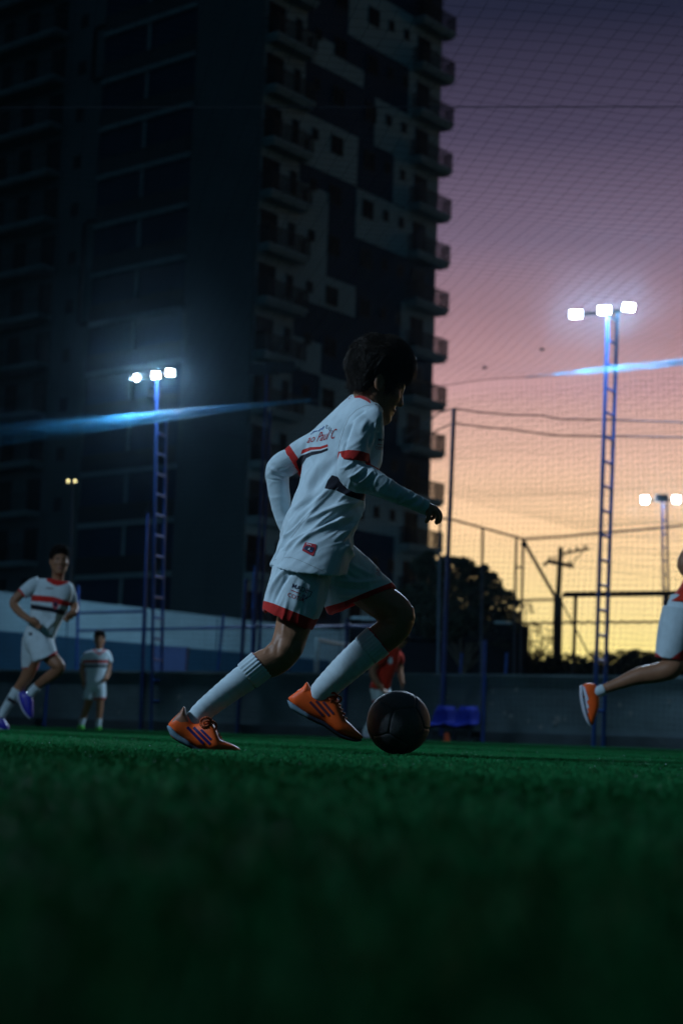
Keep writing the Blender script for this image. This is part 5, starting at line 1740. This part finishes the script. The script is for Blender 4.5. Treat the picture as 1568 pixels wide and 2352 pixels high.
def player(label, foot, D, head, limbs, hands, jersey, sleeves, shorts, socks, shoes, voxel, mj, jm, ms_, smask, sockm, shoe_mat, hair_n=700, folds=(), sock_mask=None, neck=(-.04, 0, -.18)):
    root = empty('person', (float(P(foot[0], foot[1], D)[0]), D, 0), 0, label, 'person', 'footballers')
    R3 = head_rot(*head['rot']); s = head.get('scale', 1.0)
    origin = P(head['at'][0], head['at'][1], head['at'][2])
    hv, hf = head_mesh(R3, origin, s, .0045, neck)
    parts = [(hv, hf)] + [loft(crows(r, q), 20, 1) for r, q in limbs] + hands
    core = [tuple(r) for r in jersey]
    cs = []
    for r in core:
        cx, cy = (r[0] + r[2]) / 2, (r[1] + r[3]) / 2
        cs.append((cx + (r[0] - cx) * .8, cy + (r[1] - cy) * .8, cx + (r[2] - cx) * .8, cy + (r[3] - cy) * .8, r[4], r[5], r[6] * .8, 0))
    parts.append(loft(cs, 24, 3))
    v, f, nn = remesh(parts, voxel, 2, .4)
    body = make('body', v, f, m_skin, root, True)
    face_masks(body, v, R3, origin, s)
    hair_cap(R3, origin, s, short_hair, (-.16, -.12, -.1), (.16, .12, .19), root, hair_n, int(D), .03, .006, .008, m_hair2)
    v, f, nn = remesh([loft(hollow(erows(jersey), .5, .9), 36, 4, 2.2)] + [loft(hollow(crows(r, q), .9, .86), 24, 1) for r, q in sleeves], voxel * .9, 5)
    v = fold_disp(v, nn, folds)
    v = noise_disp(v, nn, .009, 9, D, (.4, 0, 1), .4)
    o = make('jersey', v, f, mj, root, True)
    px, py = proj(v)
    for nm, fn in jm.items():
        attr(o, nm, np.maximum.reduce([poly_sd(px, py, q) for q in fn]) if fn else np.full(len(v), -9.))
    jb = (v, f, o)
    v, f, nn = remesh([loft(erows(shorts[0]), 30, 4)] + [loft(hollow(crows(r, q), .9, .88), 26, 1) for r, q in shorts[1]], voxel * .9, 5)
    v = noise_disp(v, nn, .008, 10, D + 3, (.2, 0, 1), .4)
    o = make('shorts', v, f, ms_, root, True)
    px, py = proj(v)
    for nm, fn in smask.items():
        attr(o, nm, np.maximum.reduce([poly_sd(px, py, q) for q in fn]) if fn else np.full(len(v), -9.))
    for i, rows in enumerate(socks):
        v, f, nn = remesh([loft(crows(rows, 1.0), 22, 1)], voxel * .8, 2)
        o = make('sock', v, f, m_sock, root, True)
        px, py = proj(v)
        for nm in ('navy', 'red'):
            q = (sock_mask or {}).get((i, nm))
            attr(o, nm, poly_sd(px, py, q) if q else np.full(len(v), -9.))
    for st in shoes:
        rows = [(a, b_, c, d, DD, DD, w, 0) for (a, b_, c, d, DD, w) in st['up']]
        v, f, nn = remesh([loft(rows, 22, 4, 2.4)], voxel * .7, 2)
        o = make('shoe', v, f, shoe_mat, root, True)
        if shoe_mat is m_shoe:
            px, py = proj(v)
            attr(o, 'pale', np.full(len(v), -9.)); attr(o, 'navy', np.full(len(v), -9.))
        if 'sole' in st:
            rows = [(a, b_, c, d, DD, DD, w, 0) for (a, b_, c, d, DD, w) in st['sole']]
            v2, f2, _ = remesh([loft(rows, 20, 4, 3.0)], voxel * .7, 1)
            make('sole', v2, f2, m_palesole, o, True)
        if 'stripes' in st:
            tb_ = bvh(v, f)
            for q in st['stripes']: decal('stripe', m_palesole, tb_, [q], o, .003)
    return root, jb


m_palesole = mat('pale_shoe_rubber', (.55, .6, .72), .5)
m_blueshoe = mat('blue_shoe', (.03, .03, .38), .4, var=.3, vscale=20)
m_greenshoe = mat('green_shoe', (.08, .5, .05), .5)
N = 14.4
jog, jb = player('dark haired player in white jersey with red and black chest bands jogging at the left', (60, 1685), N,
    {'rot': (-72, 2, 0), 'at': (137, 1291, N), 'scale': 1.0},
    [([(98, 1488, N - .04, 20), (122, 1515, N - .1, 17), (136, 1531, N - .12, 14.5), (127, 1545, N - .08, 13.5), (104, 1562, N, 12), (84, 1578, N + .08, 9), (72, 1592, N + .1, 8)], 1.0),
     ([(76, 1510, N + .08, 18), (66, 1545, N + .1, 15), (56, 1564, N + .12, 13), (44, 1582, N + .15, 12), (28, 1606, N + .17, 11), (12, 1630, N + .2, 8.5), (0, 1650, N + .2, 8)], 1.0),
     ([(84, 1345, N - .02, 11), (52, 1362, N - .06, 10.5), (32, 1384, N - .08, 10), (44, 1404, N - .13, 9.5), (62, 1419, N - .18, 8), (73, 1427, N - .2, 7)], 1.0),
     ([(160, 1350, N + .06, 11), (167, 1378, N + .08, 10), (172, 1396, N, 9.5), (167, 1408, N - .14, 8)], 1.0)],
    fist(80, 1429, N - .22, 1.05, 1) + fist(165, 1413, N - .2, 1.05, -1),
    [(123, 1341, 150, 1343, N, N, .05), (112, 1331, 157, 1336, N, N, .075), (94, 1329, 162, 1339, N, N, .09), (79, 1338, 167, 1350, N, N, .105), (74, 1362, 168, 1366, N, N, .115), (72, 1388, 158, 1392, N, N, .11), (70, 1410, 148, 1418, N, N, .105), (68, 1428, 137, 1440, N, N, .11), (66, 1440, 130, 1457, N, N, .115), (65, 1450, 124, 1476, N, N, .118)],
    [([(92, 1340, N - .02, 17), (74, 1347, N - .05, 16.5), (60, 1357, N - .06, 15), (51, 1365, N - .07, 14)], .95), ([(154, 1348, N + .05, 15), (163, 1364, N + .07, 13), (168, 1388, N + .07, 12.5)], .95)],
    ([(68, 1425, 128, 1440, N, N, .1), (60, 1445, 124, 1460, N, N, .115), (54, 1466, 122, 1482, N, N, .12), (60, 1492, 116, 1500, N + .02, N, .1), (74, 1508, 100, 1512, N, N, .06)],
     [([(86, 1462, N - .02, 32), (96, 1486, N - .06, 31), (105, 1513, N - .1, 30)], .9), ([(80, 1470, N + .05, 28), (72, 1505, N + .08, 23), (68, 1538, N + .1, 17.5)], 1.0)]),
    [[(87, 1577, N + .08, 11), (76, 1587, N + .1, 10.5), (68, 1598, N + .1, 9)], [(41, 1584, N + .15, 13), (28, 1606, N + .17, 12), (12, 1630, N + .2, 10), (2, 1648, N + .2, 9)]],
    [{'up': [(44, 1592, 55, 1587, N + .1, .02), (44, 1602, 70, 1594, N + .1, .036), (48, 1616, 76, 1606, N + .1, .042), (55, 1631, 77, 1624, N + .1, .045), (63, 1643, 77, 1638, N + .1, .036), (70, 1650, 76, 1648, N + .1, .016)],
      'sole': [(42, 1592, 46, 1591, N + .1, .022), (42, 1604, 47, 1602, N + .1, .038), (47, 1619, 51, 1616, N + .1, .044), (54, 1634, 58, 1631, N + .1, .046), (63, 1646, 66, 1643, N + .1, .036), (70, 1652, 73, 1650, N + .1, .015)]},
     {'up': [(-16, 1658, -10, 1642, N + .2, .02), (-10, 1668, 6, 1646, N + .2, .036), (2, 1674, 14, 1656, N + .2, .042), (12, 1677, 20, 1666, N + .2, .036), (20, 1678, 22, 1674, N + .2, .016)],
      'sole': [(-16, 1662, -14, 1657, N + .2, .022), (-8, 1672, -6, 1667, N + .2, .038), (4, 1678, 5, 1673, N + .2, .044), (14, 1680, 15, 1676, N + .2, .036), (21, 1680, 22, 1677, N + .2, .016)]}],
    .0062, m_jersey, {'red': [[(70, 1366), (122, 1370), (170, 1385), (170, 1398), (120, 1384), (70, 1380)], [(106, 1322), (160, 1328), (158, 1338), (146, 1343), (134, 1346), (122, 1343), (108, 1334)], [(36, 1352), (46, 1352), (61, 1371), (56, 1380), (36, 1364)]],
                      'navy': [[(70, 1387), (120, 1395), (162, 1405), (162, 1418), (118, 1406), (70, 1399)]]},
    m_jersey, {'red': [[(74, 1522), (90, 1520), (128, 1496), (140, 1496), (136, 1506), (90, 1534)], [(44, 1534), (88, 1531), (88, 1546), (44, 1548)]], 'navy': [[(66, 1453), (74, 1452), (75, 1459), (68, 1460)]]},
    None, m_blueshoe, 900, [(80, 1360, 120, 1420, 7, 12), (150, 1370, 120, 1440, 7, 12), (130, 1420, 100, 1460, 6, 10)], {(1, 'navy'): [(20, 1600), (40, 1612), (36, 1620), (16, 1608)]})
decal('crest', m_printr, bvh(jb[0], jb[1]), [[(122, 1374), (136, 1377), (134, 1394), (128, 1400), (121, 1392)]], jb[2], .004)
decal('crest_field', m_printn, bvh(jb[0], jb[1]), [[(125, 1382), (133, 1384), (132, 1392), (128, 1396), (124, 1390)]], jb[2], .007)
decal('chest_mark', mat('grey_print', (.25, .27, .3), .7), bvh(jb[0], jb[1]), [[(107, 1349), (124, 1350), (123, 1354), (108, 1353)]], jb[2], .004)

N = 23.5
player('small far player in white kit with green shoes walking near the low wall', (210, 1680), N,
    {'rot': (-88, 6, 0), 'at': (229, 1470, N), 'scale': .95},
    [([(212, 1590, N, 11), (204, 1612, N, 9), (198, 1632, N + .05, 7.5), (190, 1652, N + .1, 6.5), (186, 1668, N + .1, 5)], 1.0),
     ([(230, 1590, N, 11), (230, 1612, N, 9), (229, 1634, N, 7.5), (227, 1655, N, 6.5), (226, 1670, N, 5)], 1.0),
     ([(200, 1502, N, 7), (192, 1524, N, 6.5), (189, 1545, N - .02, 6), (191, 1562, N - .05, 4.5)], 1.0), ([(246, 1502, N + .02, 7), (250, 1524, N + .05, 6.5), (248, 1545, N, 6), (243, 1560, N - .1, 4.5)], 1.0)],
    open_hand(193, 1566, N - .05, .9) + fist(242, 1562, N - .12, .85, -1),
    [(218, 1492, 240, 1492, N, N, .05), (202, 1497, 252, 1496, N, N, .08), (197, 1510, 250, 1510, N, N, .1), (197, 1530, 246, 1530, N, N, .1), (198, 1550, 243, 1550, N, N, .1), (197, 1568, 242, 1568, N, N, .11)],
    [([(206, 1502, N, 9), (198, 1512, N, 9), (192, 1524, N, 8.5)], 1.0), ([(246, 1502, N + .02, 9), (249, 1512, N + .03, 9), (251, 1522, N + .04, 8.5)], 1.0)],
    ([(199, 1555, 241, 1555, N, N, .09), (197, 1575, 241, 1575, N, N, .1), (205, 1590, 234, 1590, N, N, .07)],
     [([(210, 1570, N, 14), (207, 1590, N, 13.5), (205, 1607, N, 13)], 1.0), ([(231, 1570, N, 12.5), (231, 1590, N, 12), (231, 1606, N, 11.5)], 1.0)]),
    [[(192, 1648, N + .1, 7.2), (187, 1666, N + .1, 6)], [(228, 1650, N, 7), (226, 1670, N, 5.8)]],
    [{'up': [(179, 1668, 183, 1660, N + .1, .02), (180, 1675, 191, 1662, N + .1, .034), (184, 1677, 194, 1668, N + .1, .04), (190, 1677, 195, 1673, N + .1, .03)]},
     {'up': [(220, 1676, 222, 1668, N, .02), (222, 1678, 232, 1668, N, .036), (226, 1679, 233, 1673, N, .04), (230, 1679, 232, 1676, N, .02)]}],
    .0085, m_jersey, {'red': [[(190, 1516), (250, 1516), (250, 1523), (190, 1523)], [(214, 1488), (229, 1500), (244, 1488), (244, 1494), (229, 1505), (214, 1494)]], 'navy': [[(190, 1527), (250, 1527), (250, 1533), (190, 1533)]]},
    m_jersey, {'red': [[(214, 1602), (246, 1602), (246, 1612), (214, 1612)]], 'navy': []}, None, m_greenshoe, 400)

N = 21.0
player('player in red jersey and white shorts bending forward behind the ball', (880, 1692), N,
    {'rot': (-20, 40, 0), 'at': (915, 1470, N), 'scale': .95},
    [([(868, 1590, N, 13), (872, 1620, N - .03, 11), (864, 1645, N, 9.5), (848, 1668, N + .05, 8), (840, 1682, N + .05, 6.5)], 1.0), ([(880, 1590, N + .15, 13), (896, 1618, N + .12, 11), (898, 1645, N + .15, 9.5), (896, 1672, N + .15, 7)], 1.0),
     ([(880, 1508, N - .12, 9), (858, 1530, N - .16, 8.5), (856, 1548, N - .18, 8), (866, 1568, N - .2, 7), (878, 1583, N - .2, 5.5)], 1.0), ([(918, 1508, N + .12, 9), (916, 1528, N + .12, 8), (919, 1548, N + .08, 6.5), (922, 1560, N + .05, 5.5)], 1.0)],
    fist(884, 1590, N - .2, .9, 1) + open_hand(923, 1566, N + .04, .85),
    [(896, 1488, 914, 1488, N, N, .05), (885, 1496, 919, 1496, N, N, .09), (872, 1515, 916, 1516, N, N, .1), (862, 1540, 908, 1540, N, N, .1), (854, 1562, 900, 1564, N, N, .1), (848, 1580, 894, 1586, N, N, .11)],
    [([(888, 1502, N - .08, 12), (876, 1512, N - .13, 11.5), (866, 1524, N - .15, 11)], 1.0), ([(912, 1504, N + .08, 11), (917, 1514, N + .11, 10.5), (917, 1526, N + .12, 10)], 1.0)],
    ([(852, 1572, 894, 1580, N, N, .09), (850, 1588, 892, 1594, N + .05, N + .05, .1), (858, 1604, 888, 1606, N + .05, N + .05, .08)], [([(868, 1585, N, 17), (870, 1600, N - .02, 16.5), (871, 1612, N - .02, 16)], 1.0), ([(880, 1585, N + .12, 16), (886, 1602, N + .12, 15), (890, 1613, N + .12, 14.5)], 1.0)]),
    [[(866, 1642, N, 10.5), (848, 1668, N + .05, 9), (839, 1684, N + .05, 7.5)], [(898, 1645, N + .15, 10.5), (896, 1674, N + .15, 8)]],
    [{'up': [(832, 1690, 832, 1678, N + .05, .02), (834, 1694, 844, 1680, N + .05, .036), (842, 1696, 850, 1686, N + .05, .042), (850, 1696, 855, 1691, N + .05, .02)]}, {'up': [(890, 1690, 890, 1676, N + .15, .02), (892, 1695, 902, 1676, N + .15, .036), (902, 1696, 908, 1684, N + .15, .042), (910, 1696, 913, 1692, N + .15, .02)]}],
    .0085, m_redcloth, {'white': [[(893, 1510), (900, 1510), (901, 1522), (895, 1526), (891, 1520)]]}, m_jersey, {'red': [[(840, 1608), (910, 1608), (910, 1620), (840, 1620)]], 'navy': []}, None, m_palesole, 300, (), None, (-.07, 0, -.14))

N = 10.0
player('player in red jersey at the right edge with one orange shoe raised behind', (1560, 1712), N,
    {'rot': (5, 8, 0), 'at': (1640, 1105, N), 'scale': 1.0},
    [([(1548, 1470, N - .06, 32), (1546, 1510, N - .08, 27), (1543, 1532, N - .1, 25), (1528, 1540, N - .1, 24), (1500, 1547, N - .08, 22.5), (1465, 1553, N - .06, 20), (1425, 1568, N - .04, 14.5), (1388, 1582, N - .02, 11), (1362, 1592, N, 11)], 1.0),
     ([(1590, 1470, N + .12, 32), (1600, 1530, N + .12, 25), (1600, 1580, N + .1, 21), (1598, 1620, N + .12, 19), (1602, 1670, N + .14, 12), (1606, 1695, N + .14, 11)], 1.0),
     ([(1618, 1200, N - .2, 22), (1588, 1262, N - .24, 19), (1571, 1298, N - .25, 18), (1600, 1330, N - .25, 15), (1640, 1350, N - .25, 12)], 1.0), ([(1670, 1200, N + .2, 20), (1690, 1270, N + .22, 18), (1720, 1300, N + .2, 15), (1750, 1290, N + .15, 12)], 1.0)],
    fist(1652, 1354, N - .25, 1.0, 1) + fist(1760, 1286, N + .14, 1.0, 1),
    [(1614, 1165, 1652, 1165, N, N, .06), (1592, 1180, 1676, 1180, N, N, .15), (1586, 1215, 1688, 1215, N, N, .16), (1588, 1270, 1672, 1270, N, N, .15), (1572, 1325, 1648, 1330, N, N, .14), (1548, 1362, 1640, 1372, N, N, .14), (1533, 1382, 1640, 1396, N, N, .145)],
    [([(1624, 1192, N - .16, 30), (1608, 1228, N - .2, 27), (1596, 1258, N - .23, 25)], 1.0), ([(1668, 1194, N + .16, 28), (1682, 1232, N + .2, 26), (1690, 1262, N + .21, 24)], 1.0)],
    ([(1540, 1365, 1636, 1375, N, N, .12), (1530, 1395, 1634, 1400, N, N, .135), (1528, 1425, 1626, 1430, N, N, .13), (1545, 1455, 1608, 1455, N, N, .1)],
     [([(1562, 1400, N - .04, 42), (1552, 1440, N - .06, 40), (1542, 1480, N - .08, 36), (1535, 1515, N - .09, 33)], .95), ([(1592, 1400, N + .08, 44), (1594, 1450, N + .1, 40), (1594, 1500, N + .12, 37)], .95)]),
    [[(1386, 1583, N - .02, 12.8), (1374, 1588, N - .01, 13), (1360, 1592, N, 12.5)], [(1602, 1672, N + .14, 14), (1606, 1695, N + .14, 12)]],
    [{'up': [(1333, 1577, 1345, 1569, N, .024), (1334, 1592, 1366, 1572, N, .036), (1337, 1612, 1374, 1598, N, .04), (1341, 1634, 1374, 1624, N, .042), (1348, 1654, 1366, 1646, N, .036), (1355, 1667, 1361, 1664, N, .016)],
      'sole': [(1331, 1575, 1337, 1573, N, .026), (1331, 1594, 1336, 1593, N, .04), (1334, 1616, 1339, 1614, N, .044), (1339, 1638, 1344, 1636, N, .045), (1347, 1658, 1351, 1656, N, .036), (1355, 1669, 1358, 1667, N, .016)],
      'stripes': [[(1336, 1578), (1341, 1576), (1351, 1606), (1346, 1612)], [(1338, 1604), (1342, 1602), (1352, 1624), (1346, 1630)], [(1340, 1624), (1344, 1622), (1351, 1636), (1346, 1640)]]},
     {'up': [(1586, 1706, 1586, 1690, N + .14, .024), (1592, 1712, 1606, 1684, N + .14, .036), (1608, 1714, 1622, 1694, N + .14, .042), (1626, 1714, 1638, 1703, N + .14, .04), (1640, 1714, 1644, 1709, N + .14, .016)]}],
    .0062, m_redcloth, {'white': []}, m_jersey, {'red': [[(1494, 1502), (1506, 1500), (1530, 1519), (1568, 1492), (1640, 1494), (1640, 1520), (1500, 1530)]], 'navy': []}, None, m_shoe, 500)
# ------------------------------------------------------------------ haze added for the lamp glow
hz = bpy.data.materials.new('glow_haze')
hz.use_nodes = True
hz.node_tree.nodes.clear()
ho = hz.node_tree.nodes.new('ShaderNodeOutputMaterial')
pv = hz.node_tree.nodes.new('ShaderNodeVolumePrincipled')
pv.inputs['Color'].default_value = (0.5, 0.78, 1.0, 1)
pv.inputs['Density'].default_value = 0.00013
pv.inputs['Anisotropy'].default_value = 0.965
pv.inputs['Density Attribute'].default_value = ''
hz.cycles.homogeneous_volume = True
hz.node_tree.links.new(pv.outputs[0], ho.inputs['Volume'])
mb = MB(); mb.box(-70, 70, -12, 132, -1.0, HB + 4)
tag(mb.build('haze', hz), 'thin haze added over the pitch to give the lamps their glow', 'haze', kind='stuff')
